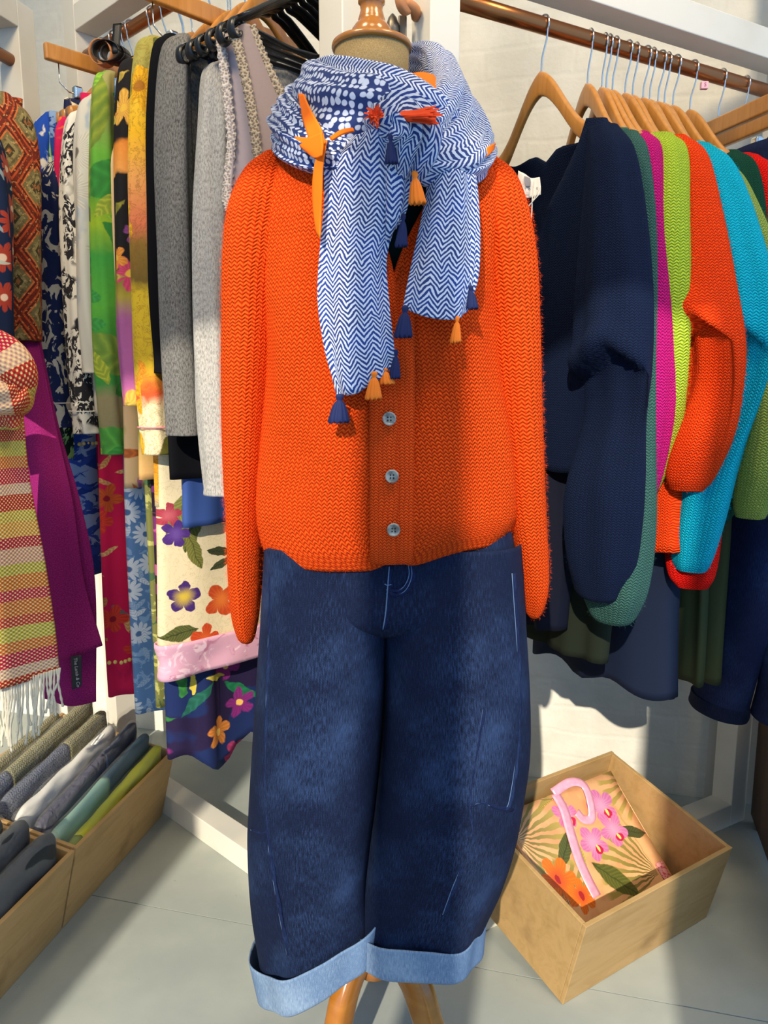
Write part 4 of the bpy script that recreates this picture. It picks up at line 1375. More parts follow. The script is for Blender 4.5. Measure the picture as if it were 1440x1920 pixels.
trousers('skirt', 'black navy skirt just behind the plain navy skirt', 'skirt', o, A, NAVYB, 1.45, 0.505, 0.15, 0.18, 0.03, 2, 0.006, 4)
o, A = on_rail(1238, 1325, 0.5, 0.2)
trousers('trousers', 'olive brushed cotton trousers with soft folds under the scarlet cuff', 'trousers', o, A, OLIVEC, 1.45, 0.515, 0.15, 0.19, 0.035, 3.2, 0.012, 5, 0.01)
o, A = on_rail(1275, 1358, 0.5, 0.2)
trousers('trousers', 'olive brushed cotton trousers with turned hem beside the hanging jeans', 'trousers', o, A, OLIVEC, 1.45, 0.515, 0.15, 0.19, 0.03, 2.4, 0.01, 6, 0.008)
o, A = on_rail(1352, 1425, 1.0, 0.2)
hj = root('hanging_jeans', 'dark blue jeans hanging from the trouser hanger at the rack end', 'jeans', (o[0], o[1], 0.3))
hang_sleeve('leg', o, A, DENIM_DARK, hj, [(0.10, 1.63, 0.0, .085, .02), (0.12, 1.45, 0.0, .095, .035), (0.14, 1.2, 0.0, .10, .042), (0.175, 0.95, 0.0, .085, .045), (0.185, 0.7, 0.0, .082, .045), (0.155, 0.55, 0.0, .085, .045), (0.135, 0.42, 0.0, .075, .045)], 3, 0.03)
hang_sleeve('leg', o, A, DENIM_DARK, hj, [(0.02, 1.63, -0.03, .09, .02), (0.02, 1.45, -0.04, .095, .035), (0.05, 1.2, -0.05, .10, .042), (0.12, 0.95, -0.06, .085, .045), (0.22, 0.7, -0.06, .082, .045), (0.27, 0.55, -0.06, .080, .045), (0.25, 0.43, -0.06, .07, .045)], 4, 0.03)
hang_sleeve('cuff', o, A, DENIM_IN if False else DENIM, hj, [(0.136, 0.445, 0.0, .079, .048), (0.134, 0.415, 0.0, .079, .049), (0.134, 0.41, 0.0, .076, .046)], 5, 0.02)

# size cubes on two hooks
def size_cube(px, py, color, ch, label):
    s = rail_s(oR, dR, px, 1.77)
    o = oR + dR * s
    z = zpx(py, o[0], o[1] - 0.02)
    p = np.array([o[0], o[1] - 0.018, z])
    m_ = plain('size_cube_' + ('pink' if ch else 'red'), color, 0.4, 0.4)
    r = root('size_marker', label, 'size marker', tuple(p))
    box('cube', p, (0.0075, 0, 0), (0, 0.0055, 0), (0, 0, 0.0075), m_, r, 0.0015)
    if ch:
        text('letter', ch, 0.011, Matrix.Translation(Vector(p + np.array([0, -0.0058, 0]))) @ Matrix.Rotation(math.pi / 2, 4, 'X'), plain('marker_print', '#8a4a5e', 0.6), r)
size_cube(1314, 160, '#efb4c2', 'S', 'pink size cube with a letter on a chrome hook')
size_cube(1409, 212, '#d9241f', '', 'red size cube below the trouser hanger')

# navy cardigan's woven label, cord and swing ticket
lb = root('neck_label', 'white woven label folded inside the navy cardigan neck', 'label', tuple(S(988, 355, 1.46)))
WHITE_L = plain('white_woven_label', '#e6e2dc', 0.6, 0.2)
pnet('label_cloth', [[(972, 320, 1.462), (984, 326, 1.452), (996, 334, 1.458), (1012, 332, 1.45)], [(969, 345, 1.458), (984, 350, 1.446), (998, 352, 1.452), (1014, 350, 1.446)], [(964, 366, 1.454), (982, 372, 1.442), (998, 370, 1.447), (1014, 365, 1.443)]], WHITE_L, lb, nv=12, nu=20, thick=0.0008)
def on_view(px, py, Y):
    p = S(px, py, Y)
    return Matrix.Translation(Vector(p)) @ Matrix.Rotation(R(-14), 4, 'Z') @ Matrix.Rotation(math.pi / 2, 4, 'X')
INK = plain('label_ink', '#3a3a3a', 0.7)
pnet('label_oval', [[(983, 330, 1.4475), (994, 334, 1.4525)], [(983, 340, 1.444), (995, 342, 1.449)], [(986, 350, 1.442), (994, 351, 1.4475)]], plain('label_grey', '#8c8a92', 0.6), lb, nv=8, nu=8, thick=0.0004)
text('label_letters', 'l  o  l  t', 0.0075, on_view(996, 354, 1.438), INK, lb)
text('label_small_print', 'Le Manteau', 0.0032, on_view(984, 366, 1.436), INK, lb)
CORD = plain('white_cord', '#e2ded4', 0.7)
tube('cord', [S(1001, 336, 1.44), S(998, 375, 1.435), S(996, 410, 1.43), S(988, 466, 1.425)], 0.0012, CORD, lb, 8, 20)
tube('cord', [S(998, 378, 1.433), S(1008, 360, 1.435), S(1013, 350, 1.437), S(1012, 362, 1.434), S(1002, 374, 1.431), S(996, 381, 1.431), S(990, 388, 1.431)], 0.0009, CORD, lb, 8, 24)
pnet('swing_ticket', [[(976, 468, 1.425), (994, 466, 1.425)], [(980, 486, 1.42), (990, 476, 1.42)]], plain('pale_lime_card', '#dfe6b4', 0.6), lb, nv=4, nu=4, thick=0.0008)
# ------------------------------------------------------------------ left rack: printed clothes
def bands(name, L, stops, warp=0.05, wscale=9, interp='LINEAR', rough=0.8, sheen=0.1, uw=0.0):
    """cloth printed in soft areas of colour from the top (0) to L metres down; returns Mat and colour"""
    m = Mat(name, stops[0][1], rough, 0.2, sheen)
    m.warp = 0.018
    uv, u, v = m.uvv()
    nz = m.noise(uv, wscale, 3, 0.6)
    x = m.f('ADD', v, m.f('MULTIPLY', m.f('SUBTRACT', nz, 0.5), warp * 2))
    if uw:
        x = m.f('ADD', x, m.f('MULTIPLY', u, uw))
    c = m.ramp(m.f('DIVIDE', x, L), [(a / L, b) for a, b in stops], interp)
    fine = m.noise(uv, 120, 3)
    c = m.mix(m.f('MULTIPLY', fine, 0.18), c, '#201810')
    return m, c

def marl(name, a, b):
    m = Mat(name, a, 0.9, 0.12, 0.25)
    uv, u, v = m.uvv()
    nz = m.noise(m.sc(uv, (1.0, 0.35, 1)), 420, 3, 0.7)
    n2 = m.noise(uv, 12, 2)
    m.bump(nz, 0.25, 0.001)
    return m.base(m.mix(m.step(m.f('ADD', nz, m.f('MULTIPLY', n2, 0.15)), 0.38, 0.72), a, b))

def blotch(name, bg, fgs, scale, thr=0.5, stretch=(1, 1, 1), detail=4, dist=0.5, rough=0.8, seed=0.0, soft=0.03):
    """one or more colours of ragged shapes on a ground"""
    m = Mat(name, bg, rough, 0.2, 0.1)
    m.warp = 0.008
    uv, u, v = m.uvv()
    c = bg
    for i, fg in enumerate(fgs):
        p = m.add(m.sc(uv, stretch), (seed + i * 3.7, seed * 2 + i * 1.9, 0))
        nz = m.noise(p, scale, detail, 0.55, dist)
        c = m.mix(m.step(nz, thr + i * 0.03, thr + i * 0.03 + soft), c, fg)
    m.weave(0.15)
    return m, c

GREY_D = marl('charcoal_marl_jersey', '#4a4845', '#7d7b77')
GREY_L = marl('pale_grey_marl_jersey', '#86837f', '#b7b4ad')
m, c = bands('green_leaf_print', 0.85, [(0, '#a09a62'), (.10, '#8f9a50'), (.16, '#6cb13c'), (.24, '#4d9a35'), (.30, '#9dba2c'), (.36, '#3f9a3f'), (.46, '#59a93a'), (.55, '#2f8a3c'), (.62, '#3c8f40'), (.66, '#938a63'), (.80, '#7d7355')], 0.03, 12)
c = m.scatter(c, 'leaf', 7, ['#3b8f3a', '#8d9a35', '#7f9a3a', '#57a544'], 0.62, 0.85, seed=2.2, aspect=0.45, outline='#27602c')
c = m.scatter(c, 'leaf', 15, ['#8fbf3a', '#3f9a45', '#b0b83a', '#6f6a45'], 0.55, 0.55, seed=8.1, aspect=0.4, outline='#2c6a30')
m.weave(0.12); LEAF = m.base(c)
m, c = bands('black_floral_crepe', 0.9, [(0, '#191719'), (.16, '#191719'), (.17, '#e58b35'), (.22, '#eba04e'), (.225, '#191719'), (.38, '#191719'), (.45, '#a8963a'), (.50, '#a45b8f'), (.62, '#b5629a'), (.70, '#c9794a'), (.74, '#4f6a2c'), (.85, '#d8a96a')], 0.03, 8)
c = m.scatter(c, 'flower', 9, ['#e07a2c', '#d4486a', '#e9b04a'], 0.33, 0.35, seed=4.1)
c = m.scatter(c, 'leaf', 11, ['#8f8a35', '#c9a94a', '#5d6a2a'], 0.45, 0.4, seed=7.7, aspect=0.25, outline='#4a4a1c')
c = m.scatter(c, 'flower', 15, ['#c95a8a', '#e8953a', '#8a4a8a'], 0.36, 0.2, seed=11.1)
m.weave(0.1); BLKFL = m.base(c)
m, c = bands('yellow_pansy_velvet', 0.95, [(0, '#9b9446'), (.08, '#a9a052'), (.10, '#ebc23a'), (.18, '#f0b41f'), (.26, '#eaa055'), (.34, '#e0764f'), (.38, '#8c6a2c'), (.44, '#6a5726'), (.47, '#d6b32a'), (.60, '#cda828'), (.66, '#e3502a'), (.68, '#efdcae'), (.80, '#f0dcb0'), (.84, '#ef9a22'), (.90, '#eea22c'), (.93, '#e6d9b6')], 0.035, 10, sheen=0.5)
c = m.scatter(c, 'flower', 9, ['#f0b01c', '#ecc03a', '#f29a25'], 0.42, 0.22, n=5, seed=1.3, center='#a86a1c')
c = m.scatter(c, 'leaf', 8, ['#7a7a2a', '#a8962e', '#4f5a22'], 0.5, 0.3, seed=3.9, aspect=0.25, outline='#4a4418')
nz = m.noise(m.uvv()[0], 30, 6, 0.7, 1.5)
c = m.mix(m.f('MULTIPLY', m.step(m.f('ABSOLUTE', m.f('SUBTRACT', nz, 0.5)), 0.03, 0.0), 0.55), c, '#7a4a1c')
m.weave(0.15, 500); YEL = m.base(c)
m, c = blotch('navy_white_leaf_print', '#1f2c58', ['#d9d4bf'], 26, 0.53, (1.3, 0.8, 1), 3, 1.0, seed=1.0)
NAVWH = m.base(c)
m, c = blotch('black_white_palm_print', '#e4dfd0', ['#26242a'], 46, 0.49, (1.4, 0.8, 1), 8, 1.6, seed=4.0, soft=0.02)
nz = m.noise(m.uvv()[0], 13, 2)
c = m.mix(m.step(nz, 0.42, 0.50), '#e4dfd0', c)
PALM = m.base(c)
m, c = blotch('pale_flower_sketch_print', '#cdc8ba', ['#8fa3b5'], 9, 0.56, (1, 0.6, 1), 3, 0.5, seed=2.0, soft=0.1)
c = m.scatter(c, 'flower', 9, ['#d8d2c2', '#cfc9b8'], 0.46, 0.7, n=11, seed=5.5, center='#6f685c', outline='#5d574d')
SKETCH = m.base(c)
m, c = blotch('crimson_cockatoo_print', '#d11f5a', ['#e8722e', '#f0c68a'], 18, 0.58, (1, 0.6, 1), 3, 0.6, seed=3.0)
CRIMP = m.base(c)
m, c = blotch('royal_blue_tie_dye', '#1c47a8', ['#dcd9cf', '#2d62c4'], 14, 0.57, (1.5, 0.5, 1), 4, 0.8, seed=6.0)
TIEDYE = m.base(c)
m, c = blotch('small_dark_floral', '#251d22', ['#b8584a', '#d8c8a8', '#4c6a3a'], 60, 0.56, (1, 0.7, 1), 2, 0.3, seed=8.0)
DARKFL = m.base(c)
m, c = blotch('green_zebra_print', '#132a1e', ['#8fc06a', '#d5e0b8'], 24, 0.52, (1, 0.45, 1), 3, 1.0, seed=9.0)
GRZ = m.base(c)
m, c = blotch('navy_beige_fern_print', '#20264a', ['#c6aa72', '#e0d3ae'], 24, 0.55, (1, 0.7, 1), 5, 0.8, seed=11.0)
FERN = m.base(c)
m = Mat('crimson_leaf_print', '#c81e52', 0.8, 0.2, 0.1)
m.warp = 0.012
c = m.scatter('#c4174d', 'leaf', 22, ['#d8a86a', '#c98a52', '#e0b87a', '#4a6a72'], 0.55, 0.42, seed=1.9, aspect=0.26, outline='#8a4a2a')
c = m.scatter(c, 'flower', 10, ['#d8402f', '#cf5a2a'], 0.36, 0.25, seed=3.3, center='#8a1a2a')
m.weave(0.15); CRIM = m.base(c)
m, c = blotch('royal_blue_palm_print', '#7f9cc6', ['#173a8c', '#2347a0'], 16, 0.49, (0.8, 1.3, 1), 5, 1.2, seed=12.0)
BLUEP = m.base(c)
m, c = blotch('sky_blue_daisy_print', '#5a7fae', ['#7fa0c6'], 40, 0.55, (1, 1, 1), 4, 1.0, seed=2.5)
c = m.scatter(c, 'flower', 15, ['#dfe5ea', '#d3dce6'], 0.45, 0.6, n=13, seed=2.2, center='#4a6a96', outline='#4a6a96')
c = m.scatter(c, 'leaf', 26, ['#dde4ea', '#9db6d0'], 0.5, 0.5, seed=6.2, aspect=0.33, outline='#5a7fae')
SKYD = m.base(c)
m, c = blotch('olive_green_sprig_print', '#6d6e3a', ['#a8a45c', '#3f5a3a'], 35, 0.54, (1, 0.6, 1), 4, 0.9, seed=14.0)
OLSP = m.base(c)
m, c = blotch('black_plum_print', '#241426', ['#6a2a62', '#b04a8a'], 38, 0.55, (1, 0.6, 1), 3, 0.7, seed=15.0)
PLUM = m.base(c)
NAVYP = plain('navy_linen', '#2b3a63', 0.85, 0.15, var=0.2, nscale=300)
m, c = blotch('pink_botanical_print', '#dcb98a', ['#b26a96', '#8a8a3a'], 12, 0.55, (1, 0.5, 1), 3, 0.6, seed=16.0)
c = m.scatter(c, 'leaf', 9, ['#d8743a', '#6a3a6a', '#c99a5a'], 0.5, 0.4, seed=1.1, aspect=0.2, outline='#5a3a2a')
PINKB = m.base(c)
# cream cloth with large painted flowers
def near_edge_s(px, w, z, A=None):
    A = nL if A is None else A
    return rail_s(oL + A * w, dL, px, z)
def uv_left(px_near, w, zref, top, px, py):
    """cloth coordinates (along the hanger, below the top) of an image place on a piece of the left rack"""
    o = oL + dL * near_edge_s(px_near, w, zref)
    n_ = np.array([-nL[1], nL[0], 0])
    d = ray(px, py)
    t_ = (o - np.array([0, 0, 0.0])).dot(n_) / d.dot(n_)
    p = d * t_
    return (p - o).dot(nL), top - (p[2] + CAM_H)
m = Mat('cream_cloth_with_painted_flowers', '#d6c39c', 0.8, 0.2, 0.1)
m.warp = 0.016
nz = m.noise(m.uvv()[0], 30, 6, 0.7, 1.5)
c = m.mix(m.f('MULTIPLY', m.step(m.f('ABSOLUTE', m.f('SUBTRACT', nz, 0.5)), 0.016, 0.0), 0.6), '#dac8a2', '#a89368')
def K(px, py):
    return uv_left(304, 0.21, 0.8, ZL - 0.18, px, py)
for px, py, r_, w_, rt, c1, c2 in ((345, 985, .060, .022, 1.3, '#6d7034', '#3f4420'), (325, 960, .055, .020, 1.0, '#8b8a48', '#565a2a'), (350, 1030, .045, .016, 1.9, '#7d7c3a', '#4a4a20'), (395, 1030, .035, .010, 2.9, '#3f4428', '#23281a'), (398, 1052, .030, .009, 0.4, '#4a5030', '#23281a'), (330, 1185, .040, .016, 0.1, '#5f6430', '#34381c'), (425, 1205, .05, .018, 0.9, '#6d7034', '#3f4420'), (445, 1150, .05, .02, 2.0, '#59602c', '#34381c'), (455, 1000, .05, .02, 1.2, '#59602c', '#34381c')):
    u_, v_ = K(px, py)
    c = m.motif(c, 'leaf', u_, v_, r_, w_, rt, color=c1, inner=c2)
for px, py, r_, n_, c1, c2 in ((398, 1120, .040, 4, '#c5481a', '#e0742c'), (372, 1195, .036, 5, '#cf4a1c', '#e06a2a'), (450, 1090, .045, 5, '#c2401a', '#d8602a'), (310, 965, .026, 5, '#a83a4a', '#c8606a'), (320, 1000, .03, 5, '#4b2a7a', '#6a4a9a'), (335, 1118, .036, 5, '#43266e', '#d8b840'), (462, 1215, .03, 5, '#7a3a92', '#a86ab8'), (440, 960, .04, 5, '#c86a2a', '#e0a04a')):
    u_, v_ = K(px, py)
    c = m.motif(c, 'flower', u_, v_, r_, n=n_, rot=px * 0.1, color=c1, inner=c2)
m.weave(0.12); CREAM = m.base(c)
m = Mat('navy_cloth_with_bright_flowers', '#1c2c5c', 0.8, 0.2, 0.1)
m.warp = 0.02
c = m.mix(m.step(m.noise(m.uvv()[0], 6, 2), 0.52, 0.56), '#1b2a58', '#241a3c')
c = m.scatter(c, 'leaf', 11, ['#1f7a4c', '#3f8a3c', '#9aa83c', '#2a6a5a'], 0.6, 0.85, seed=1.4, aspect=0.24, outline='#124a34')
c = m.scatter(c, 'flower', 10, ['#d8642a', '#8a2a7a', '#b03a6a', '#e08a3a'], 0.38, 0.5, seed=6.4, center='#f0c060')
c = m.scatter(c, 'leaf', 13, ['#e8a03a', '#d8c04a', '#c84a3a'], 0.45, 0.35, seed=9.4, aspect=0.22)
m.weave(0.12); NAVFL = m.base(c)
m, c = blotch('pink_peony_print', '#cf9db0', ['#e6c3cc', '#b9788f'], 22, 0.53, (1, 1, 1), 4, 1.8, seed=18.0, soft=0.1)
PEONY = m.base(c)
PIPING = plain('rose_piping', '#d2748a', 0.6, 0.3)
WPIPE = plain('white_piping', '#e8e4da', 0.6, 0.3)

LEFT_Z = 1.765
def lgarment(name, label, cat, px, ytop, ybot, mat, w=0.20, w1=None, sleeve=None, t=0.018, k=2.0, amp=0.006, seed=0, hk='wood', flare=0.012, rot=0.0, rn=0.022, hlabel=None, hem=0.0, slope=0.07, neck=None):
    A = np.array([nL[0] * math.cos(rot) - nL[1] * math.sin(rot), nL[0] * math.sin(rot) + nL[1] * math.cos(rot), 0])
    s = near_edge_s(px, w, 1.5, A)
    o = oL + dL * s
    e = o + A * w
    zt_ = zpx(ytop, e[0], e[1])
    zb_ = zpx(ybot, e[0] + A[0] * flare, e[1] + A[1] * flare)
    r = root(name, label, cat, (o[0], o[1], zb_))
    top = zt_ + slope * 0.75
    hang_body('body', o[:2], A[:2], mat, r, top, zb_ if not sleeve else min(zb_, zb_ + 0.0), w - (0.012 if sleeve else 0), w1 or (w + flare), t, slope, k, amp, seed, neck, hem, thick=0.002, round_=0.10 if sleeve else 0.05)
    if sleeve:
        yb = sleeve if sleeve > 1 else ybot
        zs = zpx(yb, e[0], e[1])
        L = zt_ - zs
        hang_sleeve('sleeve', o[:2], A[:2], mat, r, [(w - 0.03, zt_ + 0.004, 0.0, .012, .014), (w - 0.012, zt_ - 0.03, 0.004, .022, rn), (w + 0.002, zt_ - L * 0.25, 0.006, .027, rn * 1.15), (w + 0.008, zt_ - L * 0.5, 0.008, .029, rn * 1.2), (w + 0.012, zt_ - L * 0.75, 0.008, .030, rn * 1.2), (w + 0.010, zt_ - L * 0.95, 0.008, .029, rn * 1.15), (w + 0.010, zs, 0.008, .029, rn * 1.15)], seed + 3, 0.085)
        hang_sleeve('sleeve', o[:2], A[:2], mat, r, [(w - 0.03, zt_ + 0.004, 0.0, .012, .014), (w - 0.012, zt_ - 0.03, 0.0, .022, rn), (w, zt_ - L * 0.3, 0.0, .027, rn), (w, zt_ - L * 0.7, 0.0, .029, rn), (w, zs, 0.0, .026, rn)], seed + 4, 0.05, side=-1)
    if hk:
        hanger(o[:2], A[:2], ZL, hlabel or ('wooden hanger holding the ' + label), 'wooden hangers on the printed clothes rack', hk)
    return r, o, A, e

# from the corner post towards the far post
lgarment('jersey_cardigan', 'pale grey marl jersey cardigan next to the lace camisoles', 'cardigan', 396, 112, 925, GREY_L, 0.19, sleeve=925, seed=1, t=0.028, amp=0.012, k=2.4, hk='black', hlabel='black plastic hanger holding the pale grey cardigan', rn=0.03)
lgarment('jersey_cardigan', 'charcoal marl jersey cardigan with long open front', 'cardigan', 328, 62, 815, GREY_D, 0.205, sleeve=815, seed=2, t=0.03, amp=0.016, k=2.8, rn=0.034, hlabel='wooden hanger holding the charcoal cardigan')
lgarment('black_top', 'plain black top behind the charcoal cardigan', 'top', 306, 62, 900, BLACK, 0.20, seed=3, sleeve=700, hlabel='wooden hanger holding the plain black top')
P_YEL = lgarment('velvet_blouse', 'yellow pansy print velvet blouse with cream hem', 'blouse', 276, 66, 940, YEL, 0.205, sleeve=850, seed=4, t=0.025, amp=0.008, rn=0.026, hlabel='wooden hanger holding the yellow pansy blouse', hem=0.012)
lgarment('floral_blouse', 'black crepe blouse with orange and purple flowers', 'blouse', 244, 104, 900, BLKFL, 0.205, sleeve=760, seed=5, amp=0.006, hlabel='wooden hanger holding the black floral blouse', rn=0.024)
lgarment('floral_shirt', 'narrow glimpse of a pink botanical shirt behind the black floral blouse', 'shirt', 214, 240, 915, PINKB, 0.20, seed=6, hlabel='wooden hanger holding the pink botanical shirt')
lgarment('linen_shirt', 'plain navy linen shirt beside the green leaf shirt', 'shirt', 200, 170, 700, NAVYP, 0.20, seed=7, hlabel='wooden hanger holding the plain navy shirt')
lgarment('leaf_shirt', 'green leaf print shirt with olive shoulders', 'shirt', 194, 132, 850, LEAF, 0.205, sleeve=850, seed=8, rn=0.024, amp=0.006, hlabel='wooden hanger holding the green leaf shirt')
lgarment('sketch_shirt', 'pale shirt with sketched flowers beside the green leaf shirt', 'shirt', 168, 176, 780, SKETCH, 0.205, sleeve=700, seed=9, hlabel='wooden hanger holding the pale sketched flower shirt')
P_PALM = lgarment('pyjama_top', 'white pyjama top with black palm tree print', 'pyjama top', 142, 205, 812, PALM, 0.21, sleeve=812, seed=10, rn=0.026, hlabel='wooden hanger holding the palm tree pyjama top')
lgarment('pyjama_top', 'crimson and orange pyjama top squeezed beside the palm tree print', 'pyjama top', 114, 200, 640, CRIMP, 0.20, seed=11, hlabel='wooden hanger holding the crimson pyjama top')
P_NAV = lgarment('pyjama_top', 'navy pyjama top with cream leaf shapes and white piped cuffs', 'pyjama top', 94, 300, 800, NAVWH, 0.21, sleeve=800, seed=12, rn=0.030, hlabel='wooden hanger holding the navy leaf pyjama top')
lgarment('pyjama_top', 'green and black striped leaf pyjama top', 'pyjama top', 92, 230, 860, GRZ, 0.20, seed=13, hlabel='wooden hanger holding the green leaf pyjama top')
lgarment('pyjama_top', 'royal blue and white tie dye pyjama top', 'pyjama top', 86, 210, 620, TIEDYE, 0.20, sleeve=520, seed=14, hlabel='wooden hanger holding the tie dye pyjama top', rn=0.016)
lgarment('pyjama_top', 'small dark floral pyjama top behind the tie dye one', 'pyjama top', 70, 220, 700, DARKFL, 0.195, seed=15, hlabel='wooden hanger holding the dark floral pyjama top')
lgarment('fern_dress', 'navy dress with beige fern print behind the pyjama tops', 'dress', 58, 250, 760, FERN, 0.20, seed=16, hlabel='wooden hanger holding the fern print dress')

def piping(piece, w, y, rn, mat, r_=0.0016, tilt=0.0):
    """cord sewn around a sleeve end"""
    rt, o, A, e = piece
    N = np.array([-A[1], A[0], 0])
    if N[1] > 0:
        N = -N
    z = zpx(y, e[0], e[1])
    a_ = np.linspace(0, 2 * np.pi, 41)
    tube('piping', [np.array([o[0], o[1], z + tilt * math.cos(t_)]) + A * (w + 0.011 + 0.0325 * math.cos(t_)) + N * (0.008 + (rn * 1.2 + 0.003) * math.sin(t_)) for t_ in a_], r_, mat, rt, 6)
piping(P_NAV, 0.21, 755, 0.030, WPIPE)
piping(P_PALM, 0.21, 770, 0.026, WPIPE)
piping(P_YEL, 0.205, 800, 0.026, PIPING)

# longer pieces whose hems show below
def long_piece(name, label, cat, px, ybot, mat, w=0.18, k=2.0, amp=0.008, seed=0, ytop=420, t=0.02, hem=0.0, w1=None, rot=0.0):
    A = np.array([nL[0] * math.cos(rot) - nL[1] * math.sin(rot), nL[0] * math.sin(rot) + nL[1] * math.cos(rot), 0])
    s = near_edge_s(px, w, 0.8, A)
    o = oL + dL * s
    e = o + A * w
    zb_ = zpx(ybot, e[0], e[1])
    r = root(name, label, cat, (o[0], o[1], zb_))
    hang_body('body', o[:2], A[:2], mat, r, ZL - 0.18, zb_, w * 0.9, w1 or w, t, 0.03, k, amp, seed, None, hem, m=70, tt=[(0, 0.012), (0.1, t), (1, t)])
    return r, o, A, e
long_piece('trousers', 'royal blue palm print trousers hanging beside the magenta scarf', 'trousers', 132, 1080, BLUEP, 0.20, seed=1)
_c1 = long_piece('trousers', 'crimson leaf print trousers with yellow pompom hem', 'trousers', 190, 1308, CRIM, 0.20, seed=2, k=2.6, amp=0.010)
_c2 = long_piece('trousers', 'sky blue daisy print trousers beside the crimson pair', 'trousers', 238, 1340, SKYD, 0.20, seed=3)
long_piece('trousers', 'olive sprig print trousers beside the daisy print pair', 'trousers', 280, 1330, OLSP, 0.19, seed=4)
long_piece('blouse', 'dark plum print blouse between the daisy and painted flower cloth', 'blouse', 288, 1170, PLUM, 0.19, seed=5)
_c3 = long_piece('kimono', 'cream kimono with large painted flowers and pink border', 'kimono', 304, 1268, CREAM, 0.21, seed=6, t=0.03, amp=0.006, k=1.5, w1=0.225)
long_piece('shirt', 'plain blue shirt tail showing under the pale grey cardigan', 'shirt', 346, 988, plain('mid_blue_cotton', '#34508f', 0.8), 0.18, seed=7)
long_piece('skirt', 'navy skirt with bright flowers reaching lowest on the rack', 'skirt', 312, 1440, NAVFL, 0.185, seed=8, t=0.022, amp=0.010, k=2.6, hem=0.03, w1=0.195)
_c4 = long_piece('trousers', 'short crimson leaf print trousers with pompom trim under the palm pyjama', 'trousers', 138, 918, CRIM, 0.19, seed=9)

def border(piece, mat, y0, y1, name, label=None, w=0.225, t=0.034, k=1.5, amp=0.006, seed=6, grow=0.004):
    """contrasting band around the hem"""
    r, o, A, e = piece
    za, zb = zpx(y0, e[0], e[1]), zpx(y1, e[0], e[1])
    return hang_body(name, o[:2], A[:2], mat, r, za, zb, w + grow, w + grow, t + grow, 0.0, k, amp, seed + 1.3, None, 0.0, m=10, tt=[(0, t + grow), (1, t + grow)])
border(_c3, PEONY, 1205, 1270, 'hem_border')

POM = plain('yellow_pompom_wool', '#e0cf78', 0.95, 0.1, bump=0.5, nscale=900, bd=0.001)
_pm = None
def pompoms(piece, y, w, n=9, t=0.022, r=0.0048):
    global _pm
    if _pm is None:
        q = lathe('pompom', [(0.0004, -1), (0.5, -0.86), (0.86, -0.5), (1, 0), (0.86, 0.5), (0.5, 0.86), (0.0004, 1)], (0, 0, 0), POM, None, 12)
        _pm = q.data
        bpy.data.objects.remove(q)
    rt, o, A, e = piece
    z = zpx(y, e[0], e[1])
    N = np.array([-A[1], A[0], 0])
    if N[1] > 0:
        N = -N
    for i in range(n):
        a = w + 0.004 - i * 0.0105
        nn = t * (0.25 if i == 0 else 0.6 if i == 1 else 1.0)
        p = o + A * a + N * (nn + 0.003)
        c = bpy.data.objects.new('pompom', _pm)
        COL.objects.link(c)
        c.parent = rt
        c.scale = (r, r, r)
        c.location = np.array([p[0], p[1], z + 0.001 * math.sin(i * 2)]) - np.array(rt['_o'])
pompoms(_c1, 1240, 0.20, 9, 0.024)
pompoms(_c4, 832, 0.19, 8, 0.022)

# ------------------------------------------------------------------ lace camisoles, black hangers, coat hangers at the top
LILAC = plain('lilac_grey_jersey', '#b7aab0', 0.85, 0.15, sheen=0.2, var=0.1, nscale=200)
TAUPE = plain('taupe_jersey', '#8f7f7c', 0.85, 0.15, sheen=0.2, var=0.12, nscale=200)
NAVYL = plain('midnight_navy_jersey', '#14142a', 0.85, 0.15)
def lace(name, a, b):
    m = Mat(name, a, 0.85, 0.15)
    uv, u, v = m.uvv()
    vo = m.n('ShaderNodeTexVoronoi', voronoi_dimensions='2D')
    m.set(vo.inputs['Vector'], uv)
    vo.inputs['Scale'].default_value = 210
    h = m.f('MULTIPLY_ADD', m.noise(uv, 500, 2), 0.4, vo.outputs['Distance'])
    m.bump(h, 0.8, 0.002)
    return m.base(m.mix(m.step(h, 0.35, 0.8), a, b))
LACE_T = lace('taupe_lace', '#6d6052', '#a89a86')
LACE_L = lace('cream_lace', '#9c9088', '#d8cdc4')
LACE_N = lace('navy_lace', '#0b0b16', '#22223a')
def lace_edge(pts, Y0, Y1, hw, mat, parent, n=90):
    """scalloped lace strip along a line of image places"""
    p = cr(np.array(pts, float), n)
    Y = np.linspace(Y0, Y1, n)
    d = np.gradient(p, axis=0)
    d /= np.linalg.norm(d, axis=1, keepdims=True)
    nn = np.stack([-d[:, 1], d[:, 0]], 1)
    rows = []
    for i in range(n):
        sc_ = hw * (1 + 0.16 * math.sin(i * 1.5))
        rows.append([S(*(p[i] + nn[i] * sc_ * f), Y[i] - 0.003 * (1 - abs(f))) for f in (-1, -0.5, 0, 0.5, 1)])
    return grid('lace_edge', rows, mat, parent, thick=0.0012)
def ripple(a=0.004, k=2.0, b=0.0):
    return lambda u, v: a * np.sin(k * np.pi * u + b + v)
r = root('camisole', 'lilac grey camisole with pale scalloped lace edge', 'camisole', tuple(S(450, 300, 1.40)))
